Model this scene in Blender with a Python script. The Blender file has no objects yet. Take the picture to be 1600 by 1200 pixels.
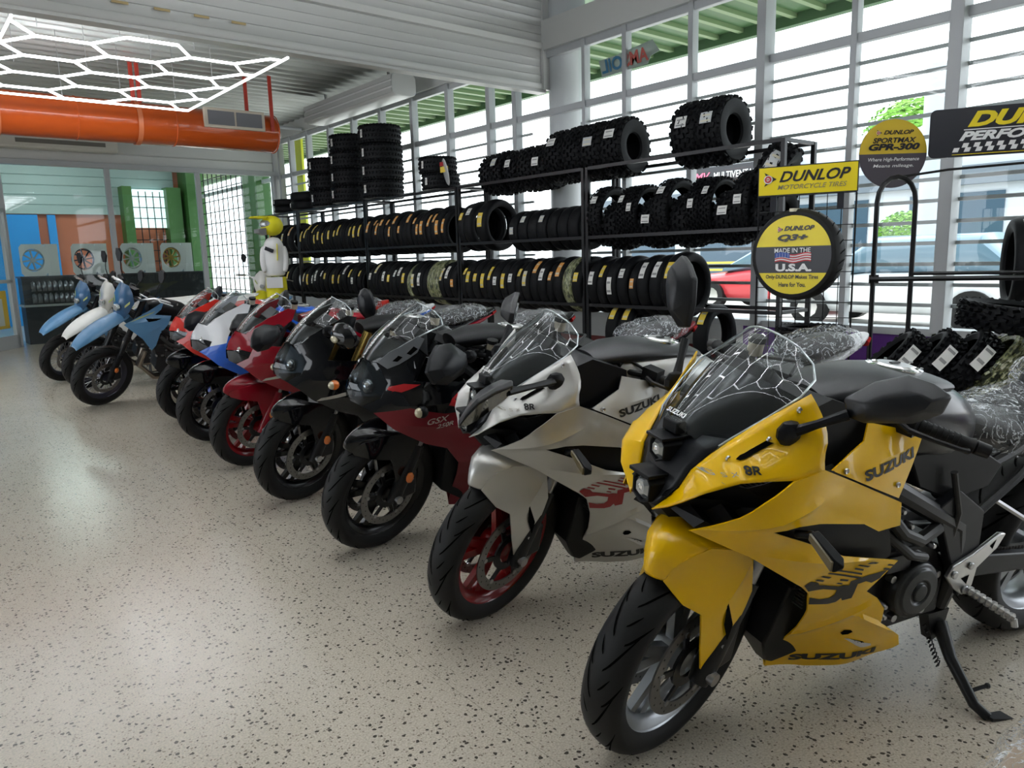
import bpy, bmesh, math, random
import numpy as np
from mathutils import Vector, Matrix
from mathutils.geometry import delaunay_2d_cdt
from mathutils.bvhtree import BVHTree
random.seed(7)
PI = math.pi
sc = bpy.context.scene
COL = sc.collection
# ------------------------------------------------------------------ camera
def cam_axes(yaw, pitch, roll):
    cy, sy, cp, sp = math.cos(yaw), math.sin(yaw), math.cos(pitch), math.sin(pitch)
    f = Vector((sy*cp, cy*cp, -sp)); r = Vector((cy, -sy, 0)); u = r.cross(f)
    c, s = math.cos(roll), math.sin(roll)
    return c*r+s*u, -s*r+c*u, f
cd = bpy.data.cameras.new('camera'); cam = bpy.data.objects.new('camera', cd); COL.objects.link(cam)
_r, _u, _f = cam_axes(0.6915, 0.1683, -0.0274)
cam.matrix_world = Matrix(((_r.x, _u.x, -_f.x, 0), (_r.y, _u.y, -_f.y, 0), (_r.z, _u.z, -_f.z, 1.3135), (0, 0, 0, 1)))
cd.sensor_width = 36; cd.lens = 36*1170.6/1600; cd.clip_start = .05; cd.clip_end = 300
sc.camera = cam
# ------------------------------------------------------------------ light
sc.view_settings.view_transform = 'Standard'; sc.view_settings.look = 'None'
sc.view_settings.gamma = 1; sc.view_settings.use_curve_mapping = False
sc.view_settings.exposure = 0.5
sc.cycles.max_bounces = 8; sc.cycles.transparent_max_bounces = 16; sc.cycles.caustics_reflective = False; sc.cycles.caustics_refractive = False
sc.cycles.sample_clamp_indirect = 6
w = bpy.data.worlds.new('sky'); sc.world = w; w.use_nodes = True
bg = w.node_tree.nodes['Background']; bg.inputs[0].default_value = (.90, .95, 1, 1); bg.inputs[1].default_value = 2.7
sd = bpy.data.lights.new('sun', 'SUN'); sd.energy = 4.0; sd.angle = math.radians(3); sd.color = (1, .95, .87)
so = bpy.data.objects.new('sun', sd); COL.objects.link(so); so.rotation_euler = (math.radians(-8), math.radians(20), 0)
# ------------------------------------------------------------------ materials
MATS = {}
def mat(name, col=(.5, .5, .5), rough=.5, metal=0, **k):
    if name in MATS: return MATS[name]
    m = bpy.data.materials.new(name); m.use_nodes = True; b = m.node_tree.nodes['Principled BSDF']
    b.inputs['Base Color'].default_value = (*col, 1); b.inputs['Roughness'].default_value = rough; b.inputs['Metallic'].default_value = metal
    for kk, v in k.items():
        kk = kk.replace('_', ' ')
        if kk == 'emit': b.inputs['Emission Color'].default_value = (*v[:3], 1); b.inputs['Emission Strength'].default_value = v[3]
        else: b.inputs[kk].default_value = v
    MATS[name] = m; return m
def nodes(m): return m.node_tree.nodes, m.node_tree.links, m.node_tree.nodes['Principled BSDF']
def noise_bump(m, scale, strength, dist=.002, kind='NOISE', stretch=None):
    n, l, b = nodes(m)
    tc = n.new('ShaderNodeTexCoord'); mp = n.new('ShaderNodeMapping'); l.new(tc.outputs['Object'], mp.inputs[0])
    if stretch: mp.inputs['Scale'].default_value = stretch
    t = n.new('ShaderNodeTexNoise' if kind == 'NOISE' else 'ShaderNodeTexVoronoi'); t.inputs['Scale'].default_value = scale
    l.new(mp.outputs[0], t.inputs['Vector'])
    bp = n.new('ShaderNodeBump'); bp.inputs['Strength'].default_value = strength; bp.inputs['Distance'].default_value = dist
    l.new(t.outputs[0], bp.inputs['Height']); l.new(bp.outputs[0], b.inputs['Normal'])
    return m
def paint(name, col, rough=.3, flake=0): return mat(name, col, rough, flake, Coat_Weight=.6, Coat_Roughness=.04, Specular_IOR_Level=.2)
YEL = paint('yellow_paint', (.90, .53, .0)); SIL = mat('matte_silver_paint', (.56, .56, .54), .34, .55)
WHT = paint('white_paint', (.75, .77, .8)); BLU = paint('blue_paint', (.015, .12, .62)); RED = paint('red_paint', (.62, .022, .012))
DRD = paint('candy_red_paint', (.26, .004, .014), .22); BLK = paint('gloss_black_paint', (.003, .0035, .005), .12)
SKY = paint('slate_blue_plastic', (.10, .25, .44), .28); WPL = paint('white_plastic', (.72, .72, .69), .3)
PLA = mat('black_plastic', (.005, .0055, .007), .45, Specular_IOR_Level=.2); MTB = mat('matte_black_metal', (.008, .0085, .01), .38, .1, Specular_IOR_Level=.4)
PLG = mat('grey_black_plastic', (.010, .011, .014), .36, Specular_IOR_Level=.3)
ENG = mat('engine_metal', (.02, .02, .022), .42, .4)
ALU = mat('aluminium', (.62, .62, .62), .28, .95); STL = mat('steel', (.45, .45, .46), .3, 1); CHR = mat('chrome', (.8, .8, .8), .08, 1)
GLD = mat('gold_fork', (.62, .42, .12), .25, .9); DSK = mat('disc_steel', (.24, .235, .23), .35, .9)
RUB = noise_bump(mat('tyre_rubber', (.011, .011, .0115), .55, Specular_IOR_Level=.25), 150, .15, .001); GRV = mat('tyre_groove', (.0015, .0015, .0015), .9, Specular_IOR_Level=.05)
RB2 = noise_bump(mat('stock_tyre_rubber', (.004, .0045, .006), .6, Specular_IOR_Level=.18), 90, .3, .002)
ORG = mat('amber_lens', (.75, .18, .02), .15, 0, Coat_Weight=1.0); RIMR = paint('red_rim', (.24, .003, .006)); RIMB = mat('black_rim', (.012, .012, .013), .25, .2)
RIMS = mat('silver_rim', (.35, .37, .39), .35, .8); TXK = mat('black_lettering', (.01, .01, .01), .4); TXW = mat('white_lettering', (.8, .8, .8), .4)
TXG = mat('grey_lettering', (.38, .36, .3), .4); TXR = mat('red_lettering', (.3, .005, .01), .4)
def glassy(name, col, tr, rough=.02):
    m = bpy.data.materials.new(name); m.use_nodes = True; n, l = m.node_tree.nodes, m.node_tree.links
    b = n['Principled BSDF']; b.inputs['Base Color'].default_value = (*col, 1); b.inputs['Roughness'].default_value = rough
    t = n.new('ShaderNodeBsdfTransparent'); t.inputs[0].default_value = (*tr, 1)
    g = n.new('ShaderNodeBsdfGlossy'); g.inputs['Roughness'].default_value = rough
    lw = n.new('ShaderNodeLayerWeight'); lw.inputs[0].default_value = .5; pw = n.new('ShaderNodeMath'); pw.operation = 'POWER'; pw.inputs[1].default_value = 4
    fr = n.new('ShaderNodeMath'); fr.operation = 'MULTIPLY_ADD'; fr.inputs[1].default_value = .9; fr.inputs[2].default_value = .045; l.new(lw.outputs['Facing'], pw.inputs[0]); l.new(pw.outputs[0], fr.inputs[0]); mx = n.new('ShaderNodeMixShader')
    l.new(fr.outputs[0], mx.inputs[0]); l.new(t.outputs[0], mx.inputs[1]); l.new(g.outputs[0], mx.inputs[2])
    n.remove(b); l.new(mx.outputs[0], n['Material Output'].inputs[0]); return m
SCR = glassy('windscreen_acrylic', (1, 1, 1), (.80, .83, .84)); SCRD = glassy('smoked_acrylic', (1, 1, 1), (.22, .22, .24))
PANE = glassy('window_glass', (1, 1, 1), (.93, .97, .96)); PANEG = glassy('partition_glass', (1, 1, 1), (.84, .93, .91))
LENS = glassy('lamp_lens', (1, 1, 1), (.55, .58, .6))
def wrap_mat():
    m = bpy.data.materials.new('plastic_film'); m.use_nodes = True; n, l, b = nodes(m)
    b.inputs['Base Color'].default_value = (.75, .79, .83, 1); b.inputs['Roughness'].default_value = .12
    b.inputs['Coat Weight'].default_value = 1
    tc = n.new('ShaderNodeTexCoord')
    t = n.new('ShaderNodeTexNoise'); t.inputs['Scale'].default_value = 14; t.inputs['Detail'].default_value = 5; t.inputs['Distortion'].default_value = 2.2
    l.new(tc.outputs['Object'], t.inputs['Vector'])
    r = n.new('ShaderNodeValToRGB'); e = r.color_ramp.elements; e[0].position = .47; e[0].color = (.1, .1, .1, 1); e[1].position = .5; e[1].color = (.85, .85, .85, 1)
    e2 = r.color_ramp.elements.new(.53); e2.color = (.1, .1, .1, 1); l.new(t.outputs[0], r.inputs[0]); l.new(r.outputs[0], b.inputs['Alpha'])
    v = n.new('ShaderNodeTexVoronoi'); v.inputs['Scale'].default_value = 16; l.new(t.outputs[0], v.inputs['Vector'])
    bp = n.new('ShaderNodeBump'); bp.inputs['Strength'].default_value = 1; bp.inputs['Distance'].default_value = .02
    l.new(t.outputs[0], bp.inputs['Height']); l.new(bp.outputs[0], b.inputs['Normal']); return m
WRAP = wrap_mat()
# ------------------------------------------------------------------ mesh helpers
def tag(o, label=None, cat=None, group=None, kind=None):
    if label: o['label'] = label
    if cat: o['category'] = cat
    if group: o['group'] = group
    if kind: o['kind'] = kind
    return o
def empty(name, loc=(0, 0, 0), rz=0, **k):
    o = bpy.data.objects.new(name, None); COL.objects.link(o); o.location = loc; o.rotation_euler = (0, 0, rz); o.empty_display_size = .1
    return tag(o, **k)
def basis(d, up=Vector((0, 0, 1))):
    d = Vector(d).normalized()
    if abs(d.dot(up)) > .98: up = Vector((1, 0, 0))
    x = up.cross(d).normalized(); return x, d.cross(x), d
class MB:
    def __init__(s, xf=None): s.v = []; s.f = []; s.m = []; s.xf = xf
    def add(s, vs, fs, mi=0):
        o = len(s.v); s.v += [tuple(p) for p in vs]; s.f += [tuple(i+o for i in f) for f in fs]; s.m += [mi]*len(fs); return s
    def box(s, c, d, mi=0, rot=None, taper=1):
        hx, hy, hz = d[0]/2, d[1]/2, d[2]/2
        vs = [Vector((x*hx*(taper if z > 0 else 1), y*hy*(taper if z > 0 else 1), z*hz)) for z in (-1, 1) for y in (-1, 1) for x in (-1, 1)]
        if rot: vs = [rot @ p for p in vs]
        vs = [p+Vector(c) for p in vs]
        return s.add(vs, [(0, 2, 3, 1), (4, 5, 7, 6), (0, 1, 5, 4), (2, 6, 7, 3), (0, 4, 6, 2), (1, 3, 7, 5)], mi)
    def b2(s, a, b, mi=0): return s.box([(a[i]+b[i])/2 for i in range(3)], [abs(b[i]-a[i]) for i in range(3)], mi)
    def loft(s, rings, mi=0, caps=True, closed=True):
        n = len(rings[0]); vs = [p for r in rings for p in r]; fs = []
        for i in range(len(rings)-1):
            for j in range(n if closed else n-1):
                k = (j+1) % n; fs.append((i*n+j, i*n+k, (i+1)*n+k, (i+1)*n+j))
        if caps and closed: fs.append(tuple(range(n-1, -1, -1))); fs.append(tuple((len(rings)-1)*n+j for j in range(n)))
        return s.add(vs, fs, mi)
    def tube(s, path, r, n=8, mi=0, caps=True):
        path = [Vector(p) for p in path]; rs = r if isinstance(r, (list, tuple)) else [r]*len(path); rings = []; x = None
        for i, p in enumerate(path):
            d = (path[min(i+1, len(path)-1)]-path[max(i-1, 0)]).normalized()
            if x is None: x, y, _ = basis(d)
            else: x = (x-d*x.dot(d)).normalized(); y = d.cross(x)
            rings.append([p+x*rs[i]*math.cos(2*PI*k/n)+y*rs[i]*math.sin(2*PI*k/n) for k in range(n)])
        return s.loft(rings, mi, caps)
    def beam(s, a, b, wy, wz, mi=0, w2=None, h2=None):     # rectangular bar from a to b
        a, b = Vector(a), Vector(b); x, y, d = basis(b-a); w2 = w2 or wy; h2 = h2 or wz
        q = lambda p, u, v: [p+x*u/2+y*v/2, p-x*u/2+y*v/2, p-x*u/2-y*v/2, p+x*u/2-y*v/2]
        return s.loft([q(a, wy, wz), q(b, w2, h2)], mi)
    def lathe(s, prof, c=(0, 0, 0), axis=(0, 1, 0), n=32, mi=0, closed=False):
        x, y, d = basis(axis); c = Vector(c); rings = []
        for (r, a) in prof: rings.append([c+d*a+x*r*math.cos(2*PI*k/n)+y*r*math.sin(2*PI*k/n) for k in range(n)])
        if closed: rings.append(rings[0])
        return s.loft(rings, mi, False)
    def hull(s, st, n=20, mi=0, p=2.6, yc=0):                # stations (x, ztop, zbottom, halfwidth)
        rings = []
        for q in st:
            x, zt, zb, w = q[:4]; pp = q[4] if len(q) > 4 else p; ring = []
            for k in range(n):
                t = 2*PI*k/n; c, ss = math.cos(t), math.sin(t)
                ring.append((x, yc+w*math.copysign(abs(c)**(2/pp), c), (zt+zb)/2+(zt-zb)/2*math.copysign(abs(ss)**(2/pp), ss)))
            rings.append(ring)
        return s.loft(rings, mi)
    def grid(s, rows, mi=0, thick=0):
        n = len(rows[0]); s.loft(rows, mi, False, False); return s
    def ball(s, c, r, mi=0, n=12):
        r = r if isinstance(r, (tuple, list)) else (r, r, r); rings = []
        for i in range(n//2+1):
            a = -PI/2+PI*i/(n//2); rings.append([(c[0]+r[0]*math.cos(a)*math.cos(2*PI*k/n), c[1]+r[1]*math.cos(a)*math.sin(2*PI*k/n), c[2]+r[2]*math.sin(a)) for k in range(n)])
        return s.loft(rings, mi, False)
    def cvx(s, pts, mi=0):
        bm = bmesh.new(); vs = [bm.verts.new(p) for p in pts]; r = bmesh.ops.convex_hull(bm, input=vs)
        bm.verts.ensure_lookup_table(); bm.verts.index_update()
        dead = [g for g in r['geom_interior'] if isinstance(g, bmesh.types.BMVert)]
        idx = {v: i for i, v in enumerate(bm.verts)}
        s.add([v.co.copy() for v in bm.verts], [[idx[v] for v in f.verts] for f in bm.faces], mi); bm.free(); return s
    def mesh(s, name, mats, auto=35):
        me = bpy.data.meshes.new(name)
        vs = [s.xf @ Vector(p) for p in s.v] if s.xf else s.v
        me.from_pydata(vs, [], s.f)
        for m in (mats if isinstance(mats, (list, tuple)) else [mats]): me.materials.append(m)
        me.polygons.foreach_set('material_index', s.m)
        bm = bmesh.new(); bm.from_mesh(me); bmesh.ops.remove_doubles(bm, verts=bm.verts, dist=1e-5)
        bmesh.ops.recalc_face_normals(bm, faces=bm.faces); bm.to_mesh(me); bm.free()
        me.shade_smooth(); me.set_sharp_from_angle(angle=math.radians(auto)); me.update(); return me
    def build(s, name, mats, parent=None, auto=35, bevel=0, solid=0, sub=0, **k):
        o = bpy.data.objects.new(name, s.mesh(name, mats, auto)); COL.objects.link(o); o.parent = parent
        if solid: md = o.modifiers.new('solid', 'SOLIDIFY'); md.thickness = solid; md.offset = 0
        if bevel: md = o.modifiers.new('bevel', 'BEVEL'); md.width = bevel; md.segments = 2; md.limit_method = 'ANGLE'; md.angle_limit = .6
        if sub: md = o.modifiers.new('sub', 'SUBSURF'); md.levels = md.render_levels = sub
        return tag(o, **k)
def copy_tree(o, parent=None, skip=()):
    c = o.copy(); COL.objects.link(c); c.parent = parent
    for ch in list(o.children):
        if ch.name.split('.')[0] not in skip: copy_tree(ch, c, skip)
    return c
def textmesh(s, size, bold=0, shear=0, font_w=1.0, extrude=.0):
    cu = bpy.data.curves.new('t', 'FONT'); cu.body = s; cu.size = size; cu.offset = bold; cu.shear = shear; cu.extrude = extrude; cu.resolution_u = 3
    o = bpy.data.objects.new('t', cu); COL.objects.link(o); dg = bpy.context.evaluated_depsgraph_get(); dg.update()
    me = bpy.data.meshes.new_from_object(o.evaluated_get(dg)); vs = [(v.co.x*font_w, v.co.y, v.co.z) for v in me.vertices]; fs = [tuple(p.vertices) for p in me.polygons]
    bpy.data.objects.remove(o); bpy.data.curves.remove(cu); bpy.data.meshes.remove(me); return vs, fs
def fit_text(mb, s, org, ux, uy, width, height, mi=0, bold=.0, shear=0, f=None):
    vs, fs = textmesh(s, 1, bold, shear); xs = [p[0] for p in vs]; ys = [p[1] for p in vs]
    x0, x1, y0, y1 = min(xs), max(xs), min(ys), max(ys); out = []
    for p in vs:
        a, b = (p[0]-x0)/(x1-x0)*width, (p[1]-y0)/(y1-y0)*height
        q = Vector(org)+Vector(ux)*a+Vector(uy)*b; out.append(f(q) if f else q)
    mb.add(out, fs, mi)
ORD = 'first second third fourth fifth sixth seventh eighth ninth tenth eleventh twelfth thirteenth fourteenth fifteenth sixteenth seventeenth eighteenth nineteenth twentieth'.split()
ORD += ['twenty-'+x for x in ORD[:9]]+['thirtieth']+['thirty-'+x for x in ORD[:9]]+['fortieth']+['forty-'+x for x in ORD[:9]]
# ------------------------------------------------------------------ room
W = 6.6; YB = 15.4; CZ = 4.02
def struct(name, mb, m, bevel=0, auto=35, **k): return mb.build(name, m, None, auto, bevel, kind='structure', **k)
def terrazzo():
    m = mat('terrazzo', (.6, .55, .47), .2); n, l, b = nodes(m)
    tc = n.new('ShaderNodeTexCoord')
    nz = n.new('ShaderNodeTexNoise'); nz.inputs['Scale'].default_value = 70; nz.inputs['Detail'].default_value = 1
    l.new(tc.outputs['Object'], nz.inputs['Vector'])
    mxv = n.new('ShaderNodeMix'); mxv.data_type = 'VECTOR'; mxv.inputs[0].default_value = .012
    l.new(tc.outputs['Object'], mxv.inputs[4]); l.new(nz.outputs['Color'], mxv.inputs[5])
    def chips(scale, lo, thr):
        v = n.new('ShaderNodeTexVoronoi'); v.inputs['Scale'].default_value = scale; l.new(mxv.outputs[1], v.inputs['Vector'])
        c = n.new('ShaderNodeSeparateColor'); l.new(v.outputs['Color'], c.inputs[0])
        a = n.new('ShaderNodeMath'); a.operation = 'LESS_THAN'; a.inputs[1].default_value = thr; l.new(c.outputs[0], a.inputs[0])
        d = n.new('ShaderNodeMath'); d.operation = 'LESS_THAN'; d.inputs[1].default_value = lo; l.new(v.outputs['Distance'], d.inputs[0])
        q = n.new('ShaderNodeMath'); q.operation = 'MULTIPLY'; l.new(a.outputs[0], q.inputs[0]); l.new(d.outputs[0], q.inputs[1]); return q, c
    q1, c1 = chips(64, .34, .21); q2, c2 = chips(130, .40, .20); q3, c3 = chips(60, .5, .25)
    base = n.new('ShaderNodeTexNoise'); base.inputs['Scale'].default_value = 1.3; base.inputs['Detail'].default_value = 4; l.new(tc.outputs['Object'], base.inputs['Vector'])
    r = n.new('ShaderNodeValToRGB'); r.color_ramp.elements[0].color = (.52, .465, .375, 1); r.color_ramp.elements[1].color = (.63, .575, .48, 1); l.new(base.outputs[0], r.inputs[0])
    fg = n.new('ShaderNodeTexNoise'); fg.inputs['Scale'].default_value = 170; fg.inputs['Detail'].default_value = 2; l.new(tc.outputs['Object'], fg.inputs['Vector'])
    fr2 = n.new('ShaderNodeMapRange'); fr2.inputs[1].default_value = .35; fr2.inputs[2].default_value = .65; fr2.inputs[3].default_value = .80; fr2.inputs[4].default_value = 1.12; l.new(fg.outputs[0], fr2.inputs[0])
    mf = n.new('ShaderNodeVectorMath'); mf.operation = 'SCALE'; l.new(r.outputs[0], mf.inputs[0]); l.new(fr2.outputs[0], mf.inputs['Scale'])
    prev = mf.outputs[0]
    for q, colr, f in ((q3, (.62, .56, .48, 1), .35), (q2, (.16, .12, .09, 1), .7), (q1, (.03, .025, .02, 1), .9)):
        mx = n.new('ShaderNodeMix'); mx.data_type = 'RGBA'; mu = n.new('ShaderNodeMath'); mu.operation = 'MULTIPLY'; mu.inputs[1].default_value = f
        l.new(q.outputs[0], mu.inputs[0]); l.new(mu.outputs[0], mx.inputs[0]); l.new(prev, mx.inputs[6]); mx.inputs[7].default_value = colr; prev = mx.outputs[2]
    # tile joints
    sp = n.new('ShaderNodeSeparateXYZ'); l.new(tc.outputs['Object'], sp.inputs[0])
    prevj = None
    for ax in (0, 1):
        md = n.new('ShaderNodeMath'); md.operation = 'PINGPONG'; md.inputs[1].default_value = .6; l.new(sp.outputs[ax], md.inputs[0])
        lt = n.new('ShaderNodeMath'); lt.operation = 'LESS_THAN'; lt.inputs[1].default_value = .0012; l.new(md.outputs[0], lt.inputs[0])
        if prevj: a = n.new('ShaderNodeMath'); a.operation = 'MAXIMUM'; l.new(prevj, a.inputs[0]); l.new(lt.outputs[0], a.inputs[1]); prevj = a.outputs[0]
        else: prevj = lt.outputs[0]
    mx = n.new('ShaderNodeMix'); mx.data_type = 'RGBA'; mu = n.new('ShaderNodeMath'); mu.operation = 'MULTIPLY'; mu.inputs[1].default_value = .45
    l.new(prevj, mu.inputs[0]); l.new(mu.outputs[0], mx.inputs[0]); l.new(prev, mx.inputs[6]); mx.inputs[7].default_value = (.2, .17, .14, 1)
    l.new(mx.outputs[2], b.inputs['Base Color'])
    n2 = n.new('ShaderNodeTexNoise'); n2.inputs['Scale'].default_value = .8; n2.inputs['Detail'].default_value = 2; l.new(tc.outputs['Object'], n2.inputs['Vector'])
    mr = n.new('ShaderNodeMapRange'); mr.inputs[3].default_value = .21; mr.inputs[4].default_value = .21; l.new(n2.outputs[0], mr.inputs[0]); l.new(mr.outputs[0], b.inputs['Roughness'])
    return m
FRM = mat('aluminium_frame_paint', (.46, .48, .50), .45); BMW = mat('white_metal_panel', (.62, .63, .62), .38, .1); CEIL = mat('ceiling_metal', (.58, .60, .58), .35, .25)
GRN = mat('green_wall_paint', (.05, .15, .035), .5); GRY = mat('grey_paint', (.5, .52, .53), .5)
struct('floor', MB().b2((-7, -7, -.2), (W+.3, 30, 0)), terrazzo())
# ceiling: ribbed metal decking, ribs along X
c = MB(); y = 7.3; rows = []
while y < 27:
    for dy, z in ((0, CZ), (.10, CZ), (.13, CZ+.05), (.22, CZ+.05), (.25, CZ)): rows.append([(-7, y+dy, z), (W+.1, y+dy, z)])
    y += .25
c.grid(rows); struct('ceiling', c, CEIL, solid=.004)
c = MB().b2((-7, -7, 4.5), (W+1.8, 7.3, 4.6)); struct('ceiling_front', c, CEIL)
# the rest of the showroom, behind and left of the camera
struct('wall_front', MB().b2((-7, -7.2, 0), (W+.3, -7, 4.6)), mat('plaster_grey', (.40, .41, .42), .7))
struct('wall_left', MB().b2((-7.2, -7, 0), (-7, 3, 4.6)).b2((-7.2, 14.2, 0), (-7, 30, 4.6)).b2((-7.2, 3, 3.0), (-7, 14.2, 4.6)).b2((-7.2, 3, 0), (-7, 14.2, .3)), mat('plaster_grey', (.40, .41, .42), .7))
for i in range(6): struct('window_post', MB().b2((-7.1, 3+2.2*i-.05, .3), (-7.0, 3+2.2*i+.05, 3.0)), mat('frame_dark', (.1, .1, .1), .5))
# window wall
SILL = .6
PUR = mat('purple_wall_paint', (.10, .02, .22), .5)
struct('wall_right', MB().b2((W, -6, -.0), (W+.15, 4.3, SILL)), PUR); struct('wall_right_white', MB().b2((W, 4.3, .34), (W+.15, 24.5, SILL)), GRY); struct('wall_right_red', MB().b2((W, 4.3, 0), (W+.15, 24.5, .34)), mat('dark_red_wall_paint', (.14, .015, .015), .5))
m = MB().b2((W-.02, -6, SILL-.03), (W+.17, 24.5, SILL+.03)); struct('trim_sill', m, FRM)
m = MB().b2((W-.06, -6, 3.78), (W+.15, YB, 4.12)); struct('beam_window_header', m, mat('header_paint', (.55, .56, .55), .45))
m = MB(); m.b2((W-.0, -6, 3.02), (W+.08, YB+9, 3.10)); m.b2((W-.0, -6, 3.70), (W+.08, YB+9, 3.79)); struct('trim_transom', m, FRM, bevel=.006)
m = MB()
posts = [(2.46, .10), (3.29, .055), (4.13, .09), (4.98, .06), (5.87, .06), (6.50, .05), (1.55, .06), (.65, .1), (-.3, .06)]
for i, (y, ww) in enumerate(posts):
    struct('window_post', MB().b2((W-.09 if ww > .08 else W-.02, y-ww/2, SILL), (W+.08, y+ww/2, 3.8)), FRM, bevel=.004)
far = [7.75, 8.3, 9.25, 10.2, 11.15, 12.1, 13.0, 13.9, 14.7, 15.25]
for y in far: struct('window_post', MB().b2((W-.03, y-.04, SILL), (W+.08, y+.04, 3.8)), FRM, bevel=.004)
# each window: frame bars (one grille per bay) and pane
allp = sorted([p[0] for p in posts]+[6.62, 7.5]+far)
GRL = mat('grille_paint', (.42, .43, .44), .5)
k = 0
for a, b in zip(allp[:-1], allp[1:]):
    if 6.6 < (a+b)/2 < 7.5: continue
    k += 1
    g = MB(); z = 2.86
    while z > SILL+.08: g.b2((W+.055, a, z-.015), (W+.075, b, z+.015)); z -= .17
    o = struct('window_%d' % k, g, GRL)
    pn = MB().add([(W+.03, a, SILL), (W+.03, b, SILL), (W+.03, b, 3.75), (W+.03, a, 3.75)], [(0, 1, 2, 3)]); pn.build('window_pane', PANE, o)
# pillar
struct('pillar', MB().lathe([(.0, 0), (.23, 0), (.23, 4.4), (0, 4.4)], (6.86, 7.05, 0), (0, 0, 1), 32), mat('pillar_paint', (.55, .58, .6), .4))
# roller shutter across the room
m = MB(); prof = [(3.33, .0), (3.33, -.05), (3.345, -.06), (3.40, -.06), (3.41, -.035)]
z = 3.41
while z < 3.76: prof += [(z, -.035), (z+.05, -.03), (z+.085, -.035), (z+.09, -.028)]; z += .095
prof += [(3.79, -.03), (3.80, -.07), (3.86, -.09), (3.87, -.06)]; z = 3.87
while z < 4.45: prof += [(z, -.06), (z+.05, -.052), (z+.085, -.06), (z+.09, -.05)]; z += .095
prof += [(4.5, -.06), (4.5, 0)]
rows = [[(-7, 7.22+d, zz), (6.62, 7.22+d, zz)] for zz, d in prof]; rows.append(rows[0][:]); m.grid(rows)
m.b2((6.55, 7.14, 3.33), (6.66, 7.3, 4.5)); m.b2((-7, 7.18, 3.30), (6.62, 7.32, 3.335))
sh = m.build('roller_shutter', BMW, label='raised white roller shutter hanging across the ceiling from the round pillar', cat='shutter')
for i in range(4): MB().b2((1.75+.33*i, 7.148, 3.47), (1.88+.33*i, 7.156, 3.49)).build('maker_label', mat('label_tan', (.55, .42, .2), .5), sh)
# back wall above the glass partition
m = MB(); rows = []; z = 3.14
while z < 4.02:
    for dz, d in ((0, 0), (.19, 0), (.2, .02), (.22, 0)): rows.append([(-6, YB+d, z+dz), (W, YB+d, z+dz)])
    z += .22
m.grid(rows); m.b2((-6, YB+.02, 3.14), (W, YB+.2, 4.05)); struct('wall_back', m, BMW)
m = MB().b2((-6, YB-.05, 3.08), (W, YB+.1, 3.17)); struct('trim_partition_head', m, FRM, bevel=.005)
xs = [1.72, 3.38, 4.97, 6.5]
for x in xs: struct('trim_partition_post', MB().b2((x-.045, YB-.02, 0), (x+.045, YB+.06, 3.1)), FRM, bevel=.005)
for i, (a, b) in enumerate(((-3, 1.72), (1.72, 3.38), (3.38, 4.97), (4.97, 6.5))):
    tag(MB().add([(a, YB+.015, .02), (b, YB+.015, .02), (b, YB+.015, 3.1), (a, YB+.015, 3.1)], [(0, 1, 2, 3)]).build('window_%d' % (60+i), PANEG), kind='structure')
m = MB().b2((6.5, YB-.02, 0), (W+.1, YB+.1, 4.0)); struct('wall_corner', m, GRY)
# glass door ajar at the far left
d = empty('door_1', (1.70, YB-.04, 0), math.radians(-128), kind='structure')
f = MB(); f.b2((0, -.03, 0), (.07, .03, 2.35)); f.b2((.95, -.03, 0), (1.02, .03, 2.35)); f.b2((0, -.03, 0), (1.02, .03, .22)); f.b2((0, -.03, 2.27), (1.02, .03, 2.35)); f.b2((0, -.03, 1.1), (1.02, .03, 1.16))
f.build('door_frame', FRM, d); MB().add([(.07, 0, .2), (.95, 0, .2), (.95, 0, 2.27), (.07, 0, 2.27)], [(0, 1, 2, 3)]).build('door_pane', PANEG, d)
ps = MB().b2((.2, .006, .35), (.8, .010, .98)); ps.build('yellow_notice', mat('poster_yellow', (.65, .45, .05), .5), d)
MB().b2((.33, .012, .4), (.62, .014, .85)).build('white_figure', mat('poster_white', (.6, .65, .6), .5), d)
# the room behind the glass
TEAL = mat('teal_white_panel', (.36, .46, .46), .5)
m = MB(); rows = []; z = 2.62
while z < 4.0:
    for dz, dd in ((0, 0), (.2, 0), (.21, .02), (.23, 0)): rows.append([(-6, 21.2+dd, z+dz), (6.2, 21.2+dd, z+dz)])
    z += .23
m.grid(rows); struct('wall_far_shutter', m, TEAL)
struct('wall_far', MB().b2((-6, 21.3, 0), (W, 21.4, 4)), mat('orange_wall_paint', (.48, .14, .07), .6))
struct('wall_far_blue', MB().b2((-6, 21.2, 0), (3.05, 21.3, 2.6)).b2((3.25, 21.2, 0), (3.42, 21.3, 2.6)), mat('blue_wall_paint', (.01, .28, .75), .5))
for a, b in ((4.86, 5.08), (5.9, 6.25)): struct('pillar_green', MB().b2((a, 20.8, 0), (b, 21.2, 3.3)), GRN)
struct('pillar_green', MB().b2((W-.25, 20.6, 0), (W+.2, 23.0, 4)), GRN)
struct('pillar_green', MB().b2((W-.12, YB+.9, 0), (W+.2, YB+1.7, 4)), GRN)
tag(MB().b2((5.1, 21.05, 2.3), (5.9, 21.15, 3.25)).build('window_70', mat('bright_window', (.8, .95, .95), .5, emit=(.75, .95, .95, .9))), kind='structure')
g = MB()
for i in range(12): g.b2((W-.02, YB+1.7+i*.32, .6), (W+.0, YB+1.72+i*.32, 3.7))
for i in range(12): g.b2((W-.03, YB+1.7, .7+i*.27), (W-.01, 20.6, .72+i*.27))
tag(g.build('window_71', MTB), kind='structure')
g = MB()
for i in range(5): g.b2((5.1+i*.17, 21.0, .9), (5.12+i*.17, 21.02, 3.2))
for i in range(9): g.b2((5.1, 21.0, .9+i*.27), (5.9, 21.02, .92+i*.27))
tag(g.build('window_72', MTB), kind='structure')
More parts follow.
